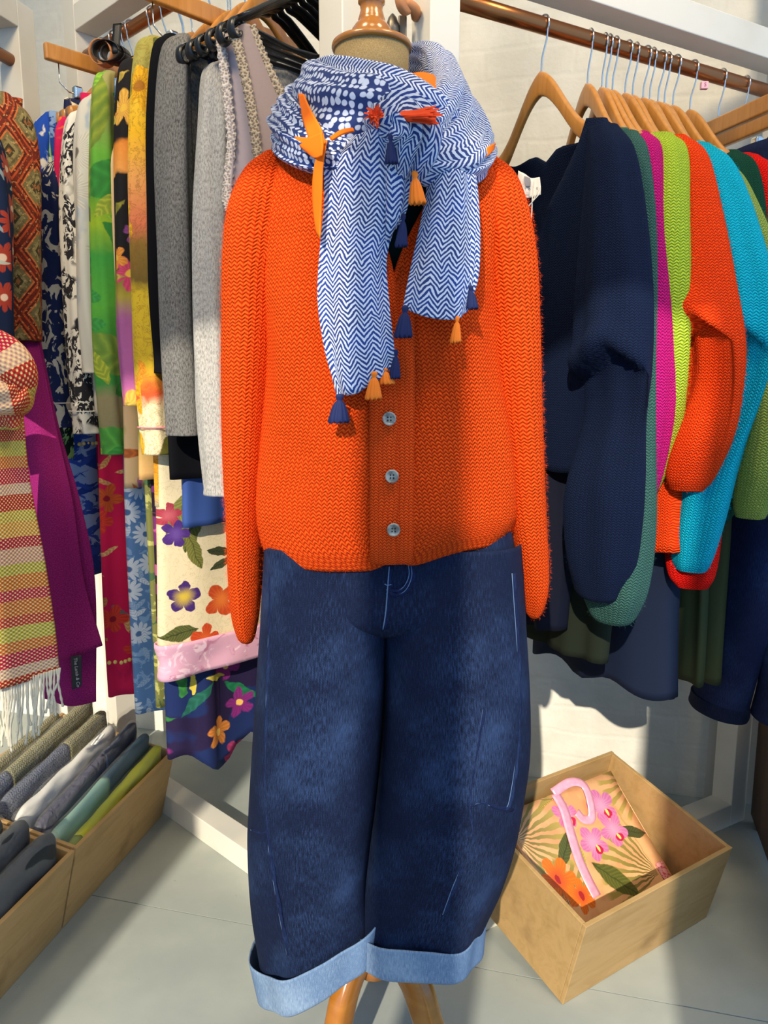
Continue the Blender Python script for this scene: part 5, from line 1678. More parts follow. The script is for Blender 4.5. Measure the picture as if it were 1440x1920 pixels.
pnet('camisole_body', [[(412, 66, 1.385), (424, 64, 1.39), (440, 66, 1.40)], [(424, 140, 1.375), (440, 138, 1.385), (458, 138, 1.40)], [(432, 220, 1.365), (452, 218, 1.38), (476, 215, 1.40)], [(436, 300, 1.358), (462, 300, 1.375), (500, 300, 1.40)], [(432, 372, 1.352), (464, 380, 1.37), (510, 385, 1.40)], [(448, 430, 1.352), (470, 470, 1.37), (515, 500, 1.40)], [(456, 560, 1.352), (480, 580, 1.37), (520, 600, 1.40)]], LILAC, r, nv=50, nu=20, thick=0.003, bump=ripple())
lace_edge([(411, 62), (421, 130), (429, 200), (434, 262), (429, 330), (426, 372), (431, 394)], 1.383, 1.348, 9, LACE_L, r)
r = root('camisole', 'taupe camisole with broad lace straps beside the black hangers', 'camisole', tuple(S(490, 200, 1.37)))
pnet('camisole_body', [[(440, 52, 1.345), (455, 46, 1.35), (470, 50, 1.36)], [(456, 110, 1.335), (472, 106, 1.345), (492, 104, 1.36)], [(470, 180, 1.325), (492, 175, 1.34), (520, 168, 1.36)], [(480, 250, 1.318), (510, 245, 1.335), (548, 232, 1.36)], [(487, 320, 1.312), (525, 315, 1.33), (570, 300, 1.36)], [(492, 420, 1.31), (535, 420, 1.33), (580, 420, 1.36)]], TAUPE, r, nv=50, nu=20, thick=0.003, bump=ripple(0.003, 1.5, 1))
lace_edge([(437, 54), (452, 110), (466, 175), (477, 240), (485, 310), (488, 345)], 1.343, 1.306, 9, LACE_T, r)
lace_edge([(470, 48), (492, 104), (520, 165), (545, 212), (575, 262)], 1.355, 1.352, 9, LACE_T, r)
r = root('lace_top', 'midnight navy lace trimmed top between grey cardigan and camisoles', 'top', tuple(S(420, 400, 1.44)))
pnet('top_body', [[(392, 108, 1.43), (405, 104, 1.44), (430, 104, 1.46)], [(400, 220, 1.42), (415, 220, 1.43), (450, 220, 1.46)], [(408, 360, 1.41), (425, 360, 1.425), (470, 360, 1.46)], [(416, 500, 1.40), (435, 500, 1.42), (480, 500, 1.46)], [(424, 640, 1.395), (445, 640, 1.415), (490, 640, 1.46)], [(432, 760, 1.395), (455, 760, 1.415), (500, 760, 1.46)]], NAVYL, r, nv=50, nu=24, thick=0.003, bump=ripple(0.006, 3, 0))
lace_edge([(398, 112), (410, 220), (414, 330), (418, 400)], 1.425, 1.40, 8, LACE_N, r)
r = root('grey_camisole', 'dark grey lace trimmed camisole behind the taupe one', 'camisole', tuple(S(540, 190, 1.46)))
pnet('camisole_body', [[(500, 150, 1.45), (540, 170, 1.46), (590, 190, 1.48)], [(520, 220, 1.45), (560, 230, 1.46), (610, 240, 1.48)], [(540, 320, 1.45), (580, 330, 1.46), (630, 340, 1.48)]], plain('slate_jersey', '#4b4a47', 0.85), r, nv=20, nu=20, thick=0.003)
lace_edge([(500, 150), (530, 168), (560, 172), (595, 180)], 1.447, 1.47, 6, LACE_T, r)
# swing tag on the navy top
tg = root('swing_tag', 'black swing tag with white script beside the navy top', 'tag', tuple(S(444, 470, 1.385)))
BLKCARD = plain('black_card', '#0c0c0d', 0.35, 0.4)
pnet('tag_card', [[(430, 398, 1.37), (446, 396, 1.372)], [(438, 460, 1.365), (455, 458, 1.367)], [(444, 530, 1.362), (458, 528, 1.364)]], BLKCARD, tg, nv=10, nu=4, thick=0.0012)
q = S(447, 478, 1.358)
text('tag_script', 'New collection', 0.0085, Matrix.Translation(Vector(q)) @ Matrix.Rotation(R(0), 4, 'Z') @ Matrix.Rotation(math.pi / 2, 4, 'X') @ Matrix.Rotation(R(-82), 4, 'Z') @ Matrix.Shear('XZ', 4, (0.0, 0.0)), plain('tag_ink', '#d8d8d6', 0.6), tg)
lathe('tag_eyelet', [(0.0006, -0.0006), (0.0022, -0.0006), (0.0026, 0.0), (0.0022, 0.0006), (0.0006, 0.0006)], S(436, 408, 1.366), CHROME, tg, 14, axis=(0, -1, 0))

for i in range(9):
    s = -0.455 + 0.020 * i
    o = oL + dL * s
    ang = math.atan2(nL[1], nL[0]) + R(-7 + 3.1 * ((i * 5) % 6) - 4)
    hanger(o[:2], (math.cos(ang), math.sin(ang)), ZL, 'black plastic hanger with curled ends bunched beside the corner post', 'black hangers beside the corner post', 'black', 0.2)
# big wooden trouser hanger over the grey cardigans and the far one with skirts
s = near_edge_s(258, 0.2, 1.85)
o = oL + dL * s
hanger(o[:2], nL[:2], ZL, 'broad wooden trouser hanger above the charcoal cardigan', 'trouser hangers', 'clip', 0.2)
s = near_edge_s(84, 0.2, 1.85)
o = oL + dL * s
hanger(o[:2], nL[:2], ZL, 'broad wooden trouser hanger above the pyjama tops', 'trouser hangers', 'clip', 0.2)
for i, (dz, mt, lb) in enumerate(((0.0, FERN, 'navy gathered skirt waist hanging from the clip bar'), (0.012, TIEDYE, 'royal blue gathered skirt waist hanging from the clip bar'))):
    A = nL
    c_ = o + A * (0.13 - 0.055 * i)
    r = root('gathered_skirt', lb, 'skirt', (c_[0], c_[1], 1.3))
    hang_body('body', c_[:2], A[:2], mt, r, ZL - 0.185, 1.35, 0.03, 0.05, 0.02, 0.0, 5, 0.004, i, None, 0.0)
# belt looped on the far part of the rail
bl = root('belt', 'coiled black and tan leather belt hanging from the printed clothes rail', 'belt', tuple(S(205, 105, 1.95)))
q = S(203, 98, 1.86)
BLEATH = plain('black_leather', '#161514', 0.4, 0.4)
for k_, (rx, rz, dx, mt) in enumerate(((0.030, 0.022, 0.0, BLEATH), (0.024, 0.026, -0.014, LEATHER), (0.027, 0.020, 0.012, BLEATH))):
    a = np.linspace(0, 2 * np.pi, 40)
    P = [[q + np.array([dx + rx * math.cos(t_) + 0.3 * f, 0.006 * k_ + f, rz * math.sin(t_)]) for f in (-0.012, -0.004, 0.004, 0.012)] for t_ in a]
    grid('belt_loop', P, mt, bl, thick=0.002)
pnet('belt_strap', [[(212, 45, 1.86), (228, 43, 1.86)], [(210, 70, 1.86), (226, 70, 1.86)], [(208, 100, 1.86), (224, 100, 1.86)]], BLEATH, bl, nv=10, nu=4, thick=0.002)
# ------------------------------------------------------------------ side rack: dresses and scarves
m = Mat('rust_diamond_paisley_print', '#7a5a3a', 0.8, 0.2, 0.1)
uv, u, v = m.uvv()
a_ = m.f('ADD', m.f('DIVIDE', u, 0.085), m.f('DIVIDE', v, 0.125))
b_ = m.f('SUBTRACT', m.f('DIVIDE', u, 0.085), m.f('DIVIDE', v, 0.125))
da = m.f('PINGPONG', a_, 0.5)
db = m.f('PINGPONG', b_, 0.5)
dm = m.f('MINIMUM', da, db)
c = m.ramp(dm, [(0, '#6a2415'), (.05, '#b04a22'), (.10, '#5a1f18'), (.16, '#c26a34'), (.20, '#6e6440'), (.30, '#8a7c50'), (.38, '#3f3a26'), (.44, '#8c5a30')], 'CONSTANT')
nz = m.noise(uv, 90, 3, 0.6)
c = m.mix(m.f('MULTIPLY', m.step(nz, 0.5, 0.62), 0.5), c, '#2a1c14')
c = m.mix(m.f('MULTIPLY', m.step(m.noise(uv, 170, 2), 0.6, 0.66), 0.6), c, '#d0a468')
m.weave(0.12); RUST = m.base(c)
m = Mat('navy_red_flower_print', '#152444', 0.8, 0.2, 0.1)
m.warp = 0.01
c = m.scatter('#14233f', 'flower', 14, ['#b0402c', '#a8382c', '#c05a44'], 0.42, 0.6, n=9, seed=3.1, center='#e0c0a0', outline='#5a1a1a')
c = m.scatter(c, 'leaf', 20, ['#8a9a9a', '#b8b8a0'], 0.4, 0.4, seed=7.1, aspect=0.25)
m.weave(0.12); NAVRED = m.base(c)

def side_piece(name, label, cat, Y, near, ytop, ybot, mat, w=0.22, sleeve=None, seed=0, t=0.03, slope=0.09, k=2.0, amp=0.012, hlab=None):
    """hung across the side rack; its near end shows at image column near"""
    o = oF + dF * ((oF[1] - Y) / 0.968)
    A = E1
    d = ray(near, ytop)
    X = d[0] / d[1] * (Y - 0.25 * 0.0)
    # end of the hanger along E1 from the rail
    best = min(np.linspace(0.05, 0.5, 200), key=lambda q: abs(PX((*(o + A * q)[:2], 1.5))[0] - near))
    w_ = min(max(best, 0.15), 0.30)
    e = o + A * w_
    zt_, zb_ = zpx(ytop, e[0], e[1]), zpx(ybot, e[0], e[1])
    r = root(name, label, cat, (o[0], o[1], zb_))
    hang_body('body', o[:2], A[:2], mat, r, zt_ + slope, zb_, w_ - 0.01, w_ - 0.05, t, slope, k, amp, seed, (0.09, 0.12, 0.03), 0.0)
    if sleeve:
        zs = zpx(sleeve, e[0], e[1])
        L = zt_ - zs
        hang_sleeve('sleeve', o[:2], A[:2], mat, r, [(w_ - 0.06, zt_ + 0.01, 0.01, .03, .025), (w_ - 0.03, zt_ - 0.05, 0.02, .045, .04), (w_ - 0.02, zt_ - L * 0.4, 0.025, .048, .042), (w_ - 0.025, zt_ - L * 0.8, 0.025, .046, .040), (w_ - 0.03, zs, 0.025, .044, .04)], seed, 0.08)
    hanger(o[:2], A[:2], 1.92, hlab, 'wooden hangers on the side rack')
    return r
side_piece('paisley_dress', 'rust and olive diamond paisley dress on the side rack', 'dress', 1.74, 62, 185, 700, RUST, sleeve=640, seed=2, hlab='wooden hanger holding the diamond paisley dress')
side_piece('flower_dress', 'navy dress with small red flowers on the side rack', 'dress', 1.60, 8, 215, 720, NAVRED, sleeve=640, seed=3, hlab='wooden hanger holding the red flower dress')

MAGW = Mat('magenta_felted_wool', '#8c1f63', 0.95, 0.1, 0.6)
_n = MAGW.noise(MAGW.uvv()[0], 400, 3, 0.7)
MAGW.base(MAGW.mix(MAGW.step(_n, 0.35, 0.7), '#7c1957', '#a12d76'))
MAGW.bump(_n, 0.3, 0.001)
MAGW = MAGW.m
r = root('wool_scarf', 'plain magenta wool scarf hanging beside the striped scarf', 'scarf', tuple(S(120, 1000, 1.66)))
pnet('scarf_back', [[(40, 640, 1.70), (60, 640, 1.69), (75, 640, 1.70)], [(45, 800, 1.70), (80, 800, 1.68), (110, 800, 1.69)], [(60, 950, 1.69), (110, 950, 1.67), (150, 940, 1.68)], [(70, 1100, 1.69), (130, 1100, 1.67), (178, 1090, 1.68)], [(80, 1310, 1.69), (130, 1322, 1.67), (180, 1316, 1.68)]], MAGW, r, nv=40, nu=20, thick=0.005, bump=ripple(0.004, 2))
pnet('scarf_front', [[(20, 640, 1.66), (50, 640, 1.65), (72, 640, 1.66)], [(20, 800, 1.66), (70, 800, 1.64), (105, 800, 1.65)], [(40, 950, 1.65), (95, 950, 1.63), (136, 940, 1.64)], [(60, 1100, 1.65), (112, 1100, 1.625), (158, 1090, 1.64)], [(85, 1222, 1.645), (130, 1236, 1.625), (192, 1210, 1.65)]], MAGW, r, nv=50, nu=24, thick=0.005, bump=ripple(0.005, 2.4, 1))
lbm = pnet('sewn_label', [[(133, 1230, 1.615), (153, 1228, 1.615)], [(135, 1293, 1.612), (153, 1287, 1.612)]], plain('charcoal_label', '#2e3138', 0.6), r, nv=8, nu=4, thick=0.001)
text('label_text', 'The Lamb & Co', 0.0105, Matrix.Translation(Vector(S(144, 1261, 1.608))) @ Matrix.Rotation(math.pi / 2, 4, 'X') @ Matrix.Rotation(R(-88), 4, 'Z'), plain('label_silver', '#aeb4bc', 0.5), r)

# striped scarf with fringe
m = Mat('rainbow_striped_basket_weave', '#e0813a', 0.95, 0.1, 0.4)
uv, u, v = m.uvv()
cols = ['#d8783a', '#c9453a', '#c3b94a', '#d8783a', '#c22a4c', '#d9b49a', '#b9352f', '#c9b84c', '#dba44a', '#b72a42', '#d7a58a', '#bdb446', '#d57a34', '#c4334a']
L_ = 0.36
t_ = m.f('FRACT', m.f('DIVIDE', v, L_))
c = m.ramp(t_, [(i / len(cols) + (0.012 if i % 2 else 0), q) for i, q in enumerate(cols)], 'CONSTANT')
per = 0.0078
wa = m.f('SINE', m.f('MULTIPLY', u, 2 * math.pi / per))
wb = m.f('SINE', m.f('MULTIPLY', v, 2 * math.pi / per))
h = m.f('MULTIPLY', wa, wb)
c = m.mix(m.step(h, 0.15, 0.6), c, '#e8cf8e')
c = m.mix(m.f('MULTIPLY', m.step(h, -0.2, -0.8), 0.5), c, '#7c1f1c')
m.bump(h, 0.6, 0.002)
RAIN = m.base(c)
r = root('striped_scarf', 'chunky pink orange and lime striped scarf with cream fringe', 'scarf', tuple(S(40, 1000, 1.46)))
pnet('hanging_end', [[(-60, 770, 1.44), (-10, 775, 1.425), (42, 775, 1.45)], [(-70, 900, 1.44), (-10, 900, 1.42), (54, 895, 1.45)], [(-80, 1050, 1.44), (0, 1050, 1.42), (82, 1040, 1.45)], [(-90, 1180, 1.44), (0, 1182, 1.42), (102, 1165, 1.45)], [(-95, 1290, 1.44), (5, 1290, 1.42), (112, 1258, 1.45)]], RAIN, r, nv=60, nu=30, thick=0.008, bump=ripple(0.006, 3, 0.5))
def sknot(pts, n=40, nph=28, k=2, ridge=0.006, seed=0):
    c_ = np.array([list(S(*q[:3])) + list(q[3:5]) for q in pts])
    q = cr(c_, n)
    T, A, B = frames(q[:, :3], (0, -1, 0))
    ph_ = np.linspace(0, 2 * np.pi, nph, endpoint=False)
    ca, sa = np.cos(ph_), np.sin(ph_)
    rr_ = ridge * np.sin(k * np.pi * ca[None] + np.linspace(0, 4, n)[:, None] + seed)
    P = q[:, None, :3] + A[:, None] * (q[:, 3:4] * ca)[..., None] + B[:, None] * (q[:, 4:5] * sa + rr_)[..., None]
    return grid('knot', P, RAIN, r, cu=True, cap0=True, cap1=True)
sknot([(-90, 645, 1.46, .03, .02), (-20, 665, 1.42, .05, .03), (18, 700, 1.41, .050, .032), (36, 745, 1.43, .026, .022), (40, 770, 1.46, .013, .013)], seed=1)
sknot([(-90, 760, 1.45, .04, .024), (-20, 740, 1.405, .038, .03), (20, 745, 1.40, .032, .03), (42, 732, 1.425, .018, .018), (46, 720, 1.45, .010, .012)], seed=2)
sknot([(0, 745, 1.42, .03, .024), (5, 775, 1.415, .03, .024), (8, 800, 1.42, .03, .02)], n=14, seed=3)
FR = plain('cream_wool_fringe', '#d8cfb8', 0.95, 0.1, bump=0.4, nscale=500)
rg = np.random.default_rng(5)
for i in range(30):
    f = i / 29
    x0 = -30 + 142 * f
    y0 = 1290 - 30 * max(0, f - 0.3) / 0.7
    ln = rg.uniform(80, 125) * (0.62 if f > 0.8 else 1)
    dx = rg.uniform(-16, 12)
    p = [S(x0, y0 - 8, 1.435), S(x0 + dx * 0.2, y0 + ln * 0.3, 1.43), S(x0 + dx * 0.8 + rg.uniform(-5, 5), y0 + ln * 0.7, 1.432), S(x0 + dx, y0 + ln, 1.434)]
    q = cr(p, 24)
    tw = np.linspace(0, 26, 24)
    tube('fringe_strand', q, np.stack([0.0022 + 0.0005 * np.sin(tw), 0.0022 + 0.0005 * np.cos(tw)], 1), FR, r, 7)

# ------------------------------------------------------------------ plywood crates
BW, BL_, BH, TK = 0.44, 0.335, 0.198, 0.009
def crate(label, F0, ef, tilt):
    ef = np.array([*ef, 0.0]); ef /= np.linalg.norm(ef)
    n_ = np.array([-ef[1], ef[0], 0.0])
    d = n_ * math.cos(tilt) + UZ * math.sin(tilt)
    h = -n_ * math.sin(tilt) + UZ * math.cos(tilt)
    M = basis(F0, ef, d, h)
    r = root('plywood_crate', label, 'crate', mat=M)
    box('front_panel', (BW / 2, TK / 2, BH / 2), (BW / 2, 0, 0), (0, TK / 2, 0), (0, 0, BH / 2), PLY, r, 0.0012)
    box('back_panel', (BW / 2, BL_ - TK / 2, BH / 2), (BW / 2, 0, 0), (0, TK / 2, 0), (0, 0, BH / 2), PLY, r, 0.0012)
    for x in (TK / 2, BW - TK / 2):
        box('side_panel', (x, BL_ / 2, BH / 2 - 0.0006), (TK / 2, 0, 0), (0, BL_ / 2 - TK, 0), (0, 0, BH / 2 - 0.0006), PLY, r, 0.0012)
    box('base', (BW / 2, BL_ / 2, TK / 2), (BW / 2 - TK, 0, 0), (0, BL_ / 2 - TK, 0), (0, 0, TK / 2), PLY, r, 0)
    return r, M, (np.array(F0), ef, d, h)
TILT = R(13.7)
_, MR, FRM = crate('plywood crate holding the floral gift bag, tipped against the rack foot', (0.335, 1.27, 0.0), (0.838, 0.545), TILT)
eA = np.array([0.2, 0.98])
FA = np.array([-0.687, 1.477, 0.0])
_, MA, _f = crate('plywood crate of bagged knitwear under the striped scarf', FA, eA, TILT)
_, MB_, _f2 = crate('plywood crate of dark rolled garments in bags', FA - np.array([*eA, 0]) * 0.447, eA, TILT)

# ------------------------------------------------------------------ gift bag
F0_, EF, DD, HH = FRM
BY0, BZ0, BY1, BZ1 = 0.04, 0.022, 0.305, 0.170
bd_ = np.array([0, BY1 - BY0, BZ1 - BZ0]); BLEN = float(np.linalg.norm(bd_)); bd_ /= BLEN
MM = np.stack([EF, DD, HH], 1)
def bag_uv(px, py):
    nl = np.cross((1, 0, 0), bd_)
    Nw = MM @ nl
    P0 = F0_ + MM @ np.array([0, BY0, BZ0])
    d = ray(px, py)
    o = np.array([0, 0, CAM_H])
    t = (P0 - o).dot(Nw) / d.dot(Nw)
    l = MM.T @ (o + d * t - F0_)
    return l[0], (l - np.array([0, BY0, BZ0])).dot(bd_)
m = Mat('orchid_printed_paper', '#e0b07c', 0.35, 0.45)
m.warp = 0.012
nz = m.noise(m.uvv()[0], 20, 3)
c = m.mix(m.step(nz, 0.4, 0.65), '#e2ac78', '#d79a6a')
def BM(kind, px, py, r, w=None, rot=0.0, n=5, color='#fff', inner=None):
    global c
    u_, v_ = bag_uv(px, py)
    c = m.motif(c, kind, u_, v_, r, w, rot, n, color, inner)
for px, py, rr, sp, rt, n_, c1, c2 in ((965, 1575, .16, 1.3, -0.1, 30, '#b7a055', '#6f6638'), (1190, 1460, .12, 1.6, 3.6, 26, '#b49a50', '#7d6a3a'), (1235, 1640, .17, 0.9, 2.5, 34, '#a8954c', '#6a6436'), (1060, 1700, .10, 1.2, 1.2, 26, '#9a8a48', '#565a30'), (1000, 1500, .09, 1.1, 0.8, 22, '#8f8450', '#5a5638')):
    BM('fan', px, py, rr, sp, rt, n_, c1, c2)
BM('leaf', 1060, 1590, .05, .016, 0.7, color='#5d6334', inner='#3f4424')
BM('leaf', 1155, 1650, .065, .024, -0.9, color='#67692f', inner='#454a22')
BM('leaf', 1185, 1560, .04, .014, -0.4, color='#4f5530', inner='#34381e')
BM('leaf', 1090, 1620, .05, .012, 1.2, color='#c9b23c', inner='#8a8a34')
for px, py, rr, n_ in ((1128, 1510, .042, 5), (1150, 1555, .040, 5), (1112, 1580, .040, 5), (1060, 1525, .034, 5)):
    BM('flower', px, py, rr, n=n_, rot=px * 0.3, color='#dd7fb0', inner='#e8a6c6')
    BM('disc', px + 12, py + 14, .012, .010, color='#c0244c')
    BM('disc', px + 10, py + 12, .004, .008, color='#f0d870')
for px, py, rr in ((1046, 1650, .048), (1090, 1680, .036), (1040, 1690, .03)):
    BM('flower', px, py, rr, n=6, rot=px * 0.2, color='#ee7a22', inner='#e05a2a')
    BM('disc', px, py, .006, .010, color='#a02a2a')
m.weave(0.03)
BAGP = m.base(c)
gb = root('gift_bag', 'peach gift bag printed with pink orchids, palm leaves and orange lilies', 'gift bag', mat=MR)
PAPER_IN = plain('peach_paper', '#d9a87c', 0.5, 0.3)
bx0, bx1 = 0.068, 0.412
nl = np.cross((1, 0, 0), bd_); nl = nl / np.linalg.norm(nl)
if nl[2] < 0:
    nl = -nl
def bag_pt(x, s, dep):
    return np.array([0, BY0, BZ0]) + np.array([x, 0, 0]) + bd_ * s - nl * dep
xs, ss = np.linspace(bx0, bx1, 14), np.linspace(0, BLEN, 14)
P = np.array([[bag_pt(x, s, 0.002 * math.sin(9 * x + 20 * s)) for x in xs] for s in ss])
grid('bag_front', P, BAGP, gb, U=[[x for x in xs]] * 14, V=[[s for _ in xs] for s in ss], thick=0.001)
P = np.array([[bag_pt(x, s, 0.006 + 0.03 * (1 - s / BLEN)) for x in xs] for s in ss])
grid('bag_back', P, PAPER_IN, gb, thick=0.001)
for x, nm in ((bx0, 'bag_side'), (bx1, 'bag_side')):
    P = np.array([[bag_pt(x, s, q * (0.006 + 0.03 * (1 - s / BLEN))) for q in np.linspace(0, 1, 4)] for s in ss])
    grid(nm, P, BAGP, gb, thick=0.001)
RIB = Mat('pink_satin_ribbon', '#e79ab2', 0.25, 0.5, 0.3)
_n = RIB.noise(RIB.uvv()[0], 60, 3)
RIB.base(RIB.mix(_n, '#d97c9c', '#f2bccb'))
RIB.bump(RIB.noise(RIB.uvv()[0], 25, 2), 0.3, 0.004)
RIB = RIB.m
def ribbon(pts, hw, name='ribbon', lift=None):
    """pts: image places on the bag face, with height above it"""
    p = cr(np.array(pts, float), 40)
    ctr = []
    for px, py, hgt in p:
        u_, v_ = bag_uv(px, py)
        ctr.append(bag_pt(u_, v_, -hgt))
    ctr = np.array(ctr)
    T = np.gradient(ctr, axis=0)
    T /= np.linalg.norm(T, axis=1, keepdims=True)
    sd_ = np.cross(T, nl)
    sd_ /= np.linalg.norm(sd_, axis=1, keepdims=True)
    grid(name, np.array([[c_ + s_ * f for f in (-hw, -hw / 3, hw / 3, hw)] for c_, s_ in zip(ctr, sd_)]), RIB, gb, thick=0.0006)
ribbon([(1040, 1490, .004), (1055, 1520, .006), (1066, 1560, .007), (1082, 1610, .006), (1100, 1650, .005), (1118, 1682, .003)], 0.012)
ribbon([(1035, 1488, .004), (1062, 1472, .016), (1085, 1478, .020), (1098, 1505, .018), (1106, 1535, .008), (1092, 1538, .006), (1078, 1525, .008)], 0.010)
GOLD = plain('gold_beads', '#e0c060', 0.3, 0.5, 0.8)
for i in range(12):
    u_, v_ = bag_uv(1012 + i * 2.6, 1517 - i * 1.9)
    p = bag_pt(u_, v_, -0.002)
    lathe('bead', [(0.0003, -0.0014), (0.0012, -0.0009), (0.0016, 0), (0.0012, 0.0009), (0.0003, 0.0014)], p, GOLD, gb, 8)
gt = root('gift_tag', 'small pink paper tag beside the gift bag corner', 'tag', mat=MR)
TAGM, tagc = blotch('pink_patterned_card', '#e8a0a0', ['#d0555f'], 160, 0.54, (1, 1, 1), 2, 0.4)
TAGM = TAGM.base(tagc)
u_, v_ = bag_uv(1243, 1636)
c_ = bag_pt(u_, v_, -0.004)
grid('tag_card', np.array([[c_ + np.array([x, 0, 0]) + bd_ * s for x in (-0.012, 0.012)] for s in (-0.022, 0, 0.022)]), TAGM, gt, thick=0.001)

# ------------------------------------------------------------------ bagged garments in the left crates
PLASTIC = Mat('clear_polythene', '#f2f4f4', 0.12, 0.5)
PLASTIC.b.inputs['Alpha'].default_value = 0.10
PLASTIC.bump(PLASTIC.noise(PLASTIC.obj(), 45, 4, 0.6, 1.5), 0.9, 0.01)
PLASTIC = PLASTIC.m
def bundle(name, label, cat, M, mat, x0, x1, y0, y1, zb, z0, z1, ry, seed=0, mat2=None, split=0.5, group=None, bagged=True, pw=0.004):
    """folded garment standing on edge along the crate; top edge runs from z0 to z1"""
    r = root(name, label, cat, mat=M, group=group)
    rr = np.random.default_rng(seed)
    n_, nph = 40, 36
    t_ = np.linspace(0, 1, n_)
    ph_ = np.linspace(0, 2 * np.pi, nph, endpoint=False)
    def shell(gx, gr, wob):
        e2_ = np.clip(np.minimum(t_, 1 - t_) / 0.09, 0, 1)
        env = 0.12 + 0.88 * np.sqrt(1 - (1 - e2_) ** 2)
        x = x0 - gx + (x1 - x0 + 2 * gx) * t_
        yc = y0 + (y1 - y0) * t_
        zt2 = z0 + (z1 - z0) * t_
        zc, rz = (zt2 + zb) / 2, (zt2 - zb) / 2 * (0.72 + 0.28 * env) + gr
        rw = sum(rr.uniform(.3, 1) * np.sin(f * ph_[None] + g * t_[:, None] + p_) for f, g, p_ in zip((3, 4, 6, 9), rr.uniform(-22, 22, 4), rr.uniform(0, 6, 4))) * wob
        yy = yc[:, None] + ((ry * env + gr)[:, None] + rw) * sup(np.cos(ph_), 0.85)[None]
        zz_ = zc[:, None] + (rz[:, None] + rw * 0.6) * sup(np.sin(ph_), 0.55)[None]
        return np.stack([x[:, None] + 0 * yy, yy, zz_], -1)
    P = shell(0, 0, 0.0016)
    if mat2 is None:
        grid('folded_garment', P, mat, r, cu=True, cap0=True, cap1=True)
    else:
        k_ = int(n_ * split)
        grid('folded_garment', P[:k_ + 1], mat, r, cu=True, cap0=True, cap1=True)
        grid('folded_garment', P[k_:], mat2, r, cu=True, cap0=True, cap1=True)
    if bagged:
        grid('plastic_bag', shell(0.006, pw, 0.0022), PLASTIC, r, cu=True, cap0=True, cap1=True)
    return r
OLKN = knit('olive_grey_chunky_knit', '#a39a6c', '#6e6848', 0.009, 0.006)
GRKN = knit('blue_grey_chunky_knit', '#6c7080', '#444858', 0.009, 0.006)
YLC = plain('acid_yellow_knit', '#d3d41e', 0.8, 0.2, var=0.2, nscale=40, bump=0.3)
MINT = plain('mint_jersey', '#a3cdb4', 0.8, 0.2, var=0.15, nscale=30, bump=0.2)
TEALJ = plain('petrol_jersey', '#2f5565', 0.8, 0.2, var=0.2, nscale=30, bump=0.2)
PURP = plain('aubergine_jersey', '#33304a', 0.8, 0.2, var=0.2, nscale=30, bump=0.2)
CREAMJ = plain('cream_jersey', '#e4dfd2', 0.8, 0.2, var=0.12, nscale=30, bump=0.2)
CHAR = plain('charcoal_jersey', '#2f3437', 0.7, 0.3, var=0.3, nscale=40, bump=0.35, bd=0.002)
NAVJ = plain('ink_navy_jersey', '#1b2740', 0.8, 0.2, var=0.2, nscale=30, bump=0.2)
GRNJ = plain('moss_green_jersey', '#7f9440', 0.8, 0.2, var=0.2, nscale=30, bump=0.2)
G_ = 'bagged knitwear in the crate'
bundle('bagged_knit', 'acid yellow knit over moss green in a clear bag, nearest the crate front', 'bagged knitwear', MA, GRNJ, 0.030, 0.425, 0.036, 0.036, 0.015, 0.165, 0.225, 0.020, 1, YLC, 0.12, G_)
bundle('bagged_knit', 'mint and petrol jersey in a clear bag beside the acid yellow one', 'bagged knitwear', MA, MINT, 0.025, 0.428, 0.078, 0.075, 0.015, 0.175, 0.245, 0.019, 2, TEALJ, 0.52, G_)
bundle('bagged_knit', 'aubergine and ink navy jersey in a clear bag beside the mint one', 'bagged knitwear', MA, PURP, 0.030, 0.428, 0.118, 0.115, 0.015, 0.185, 0.265, 0.018, 3, NAVJ, 0.6, G_)
bundle('bagged_knit', 'cream jersey folded in a clear bag with a paper ticket', 'bagged knitwear', MA, CREAMJ, 0.020, 0.400, 0.158, 0.158, 0.015, 0.205, 0.250, 0.021, 4, None, 0.5, G_)
bundle('bagged_knit', 'blue grey chunky knit in a clear bag beside the cream one', 'bagged knitwear', MA, GRKN, 0.025, 0.425, 0.203, 0.203, 0.015, 0.215, 0.270, 0.022, 5, OLKN, 0.55, G_)
bundle('bagged_knit', 'olive grey chunky knit in a clear bag, deepest but one in the crate', 'bagged knitwear', MA, GRKN, 0.020, 0.425, 0.250, 0.248, 0.015, 0.220, 0.290, 0.023, 6, OLKN, 0.22, G_)
bundle('bagged_knit', 'olive marl chunky knit in a clear bag against the crate back', 'bagged knitwear', MA, OLKN, 0.020, 0.36, 0.297, 0.295, 0.015, 0.210, 0.260, 0.021, 7, None, 0.5, G_)
tk = root('paper_ticket', 'white paper ticket sticking out of the bagged cream jersey', 'ticket', mat=MA)
box('ticket_card', (0.285, 0.140, 0.262), (0.016, 0, 0.006), (0.0, 0.008, -0.004), (0, 0.0003, 0.0006), plain('white_ticket', '#ece8dc', 0.6), tk, 0)
text('ticket_print', '| | |||', 0.009, Matrix.Translation((0.285, 0.140, 0.2635)) @ Matrix.Rotation(R(-22), 4, 'X'), INK, tk)
H_ = 'dark rolled garments in the crate'
for i, (y, lbl) in enumerate(((0.042, 'charcoal garment roll in a clear bag along the crate front'), (0.100, 'charcoal garment roll in a clear bag, second from the crate front'), (0.158, 'charcoal garment roll in a clear bag in the middle of the crate'), (0.216, 'charcoal garment roll in a clear bag, second from the crate back'), (0.274, 'charcoal garment roll in a clear bag along the crate back'))):
    bundle('bagged_roll', lbl, 'bagged garment', MB_, CHAR, 0.02, 0.420 - 0.006 * (i % 3), y, y, 0.015, 0.215, 0.255 + 0.01 * (i % 2), 0.026, 20 + i, None, 0.5, H_, pw=0.0025)

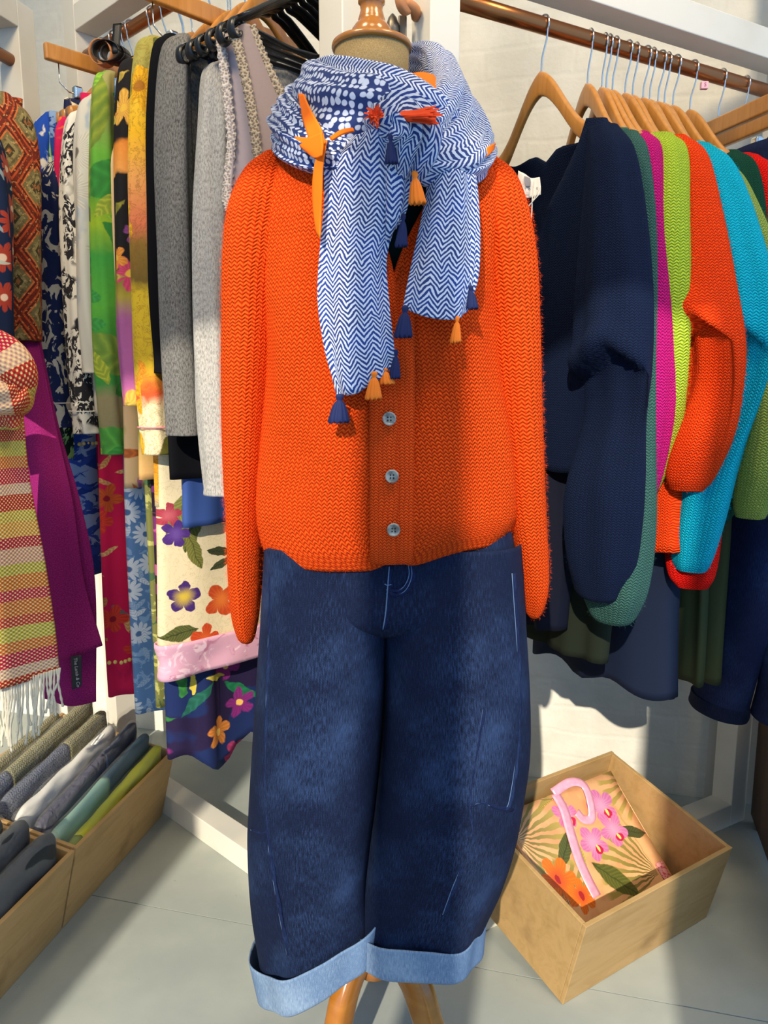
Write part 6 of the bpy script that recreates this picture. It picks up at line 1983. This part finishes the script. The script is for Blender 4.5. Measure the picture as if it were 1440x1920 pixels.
# ------------------------------------------------------------------ mohair halo on the knitwear
def fuzz(parent, objs, knitmat, n, seed=1, lmin=0.002, lmax=0.007):
    rr = np.random.default_rng(seed)
    Vs, Fs = [], []
    col = knitmat.node_tree.nodes['Principled BSDF'].inputs['Sheen Tint'].default_value[:]
    tot = sum(len(o.data.polygons) for o in objs)
    for o in objs:
        me = o.data
        nv = len(me.vertices)
        co = np.empty(nv * 3); me.vertices.foreach_get('co', co); co = co.reshape(-1, 3)
        pc = np.empty(len(me.polygons) * 3); me.polygons.foreach_get('center', pc); pc = pc.reshape(-1, 3)
        pn = np.empty(len(me.polygons) * 3); me.polygons.foreach_get('normal', pn); pn = pn.reshape(-1, 3)
        pa = np.empty(len(me.polygons)); me.polygons.foreach_get('area', pa)
        ctr = co.mean(0)
        k = int(n * len(me.polygons) / tot)
        pa = pa * (pa < 0.0012)
        idx = rr.choice(len(pa), k, p=pa / pa.sum())
        lt_ = np.empty(len(me.polygons), np.int32); me.polygons.foreach_get('loop_start', lt_)
        lv = np.empty(len(me.loops), np.int32); me.loops.foreach_get('vertex_index', lv)
        q = [co[lv[lt_[idx] + j]] for j in range(3)]
        u_, v_ = rr.uniform(-0.5, 0.5, (2, k, 1))
        c = pc[idx] + (q[1] - q[0]) * u_ + (q[2] - q[1]) * v_
        nn = pn[idx]
        ax = c - ctr
        ax[:, 2] = 0
        flip = np.sign((nn * ax).sum(1))
        flip[flip == 0] = 1
        nn = nn * flip[:, None]
        d = nn * 0.75 + rr.normal(0, 0.55, (k, 3)) + np.array([0, 0, -0.25])
        d /= np.linalg.norm(d, axis=1, keepdims=True)
        L = rr.uniform(lmin, lmax, k)[:, None]
        s_ = np.cross(d, rr.normal(0, 1, (k, 3)))
        s_ = s_ / (np.linalg.norm(s_, axis=1, keepdims=True) + 1e-9) * 0.00012
        st = c + nn * 0.0015
        b = len(Vs) and sum(len(v) for v in Vs) or 0
        V = np.stack([st - s_, st + s_, st + d * L + rr.normal(0, 0.0006, (k, 3))], 1).reshape(-1, 3)
        Fs.append(np.arange(k * 3).reshape(-1, 3) + b)
        Vs.append(V)
    V = np.concatenate(Vs); F = np.concatenate(Fs)
    me = bpy.data.meshes.new('fuzz')
    me.from_pydata(V.tolist(), [], F.tolist())
    m_ = Mat('mohair_fibre', (col[0], col[1], col[2]), 0.9, 0.1)
    o = put('fuzz', me, m_.m, parent)
    o['kind'] = 'stuff'
    return o
fuzz(cg, [c_ for c_ in cg.children if c_.name.split('.')[0] in ('body', 'sleeve')], ORANGE, 60000, 3, 0.002, 0.006)
for i, (r_, ob, mt, n_) in enumerate(FUZZ):
    fuzz(r_, ob, mt, n_, 10 + i)

for o_ in bpy.data.objects:
    if '_o' in o_:
        del o_['_o']
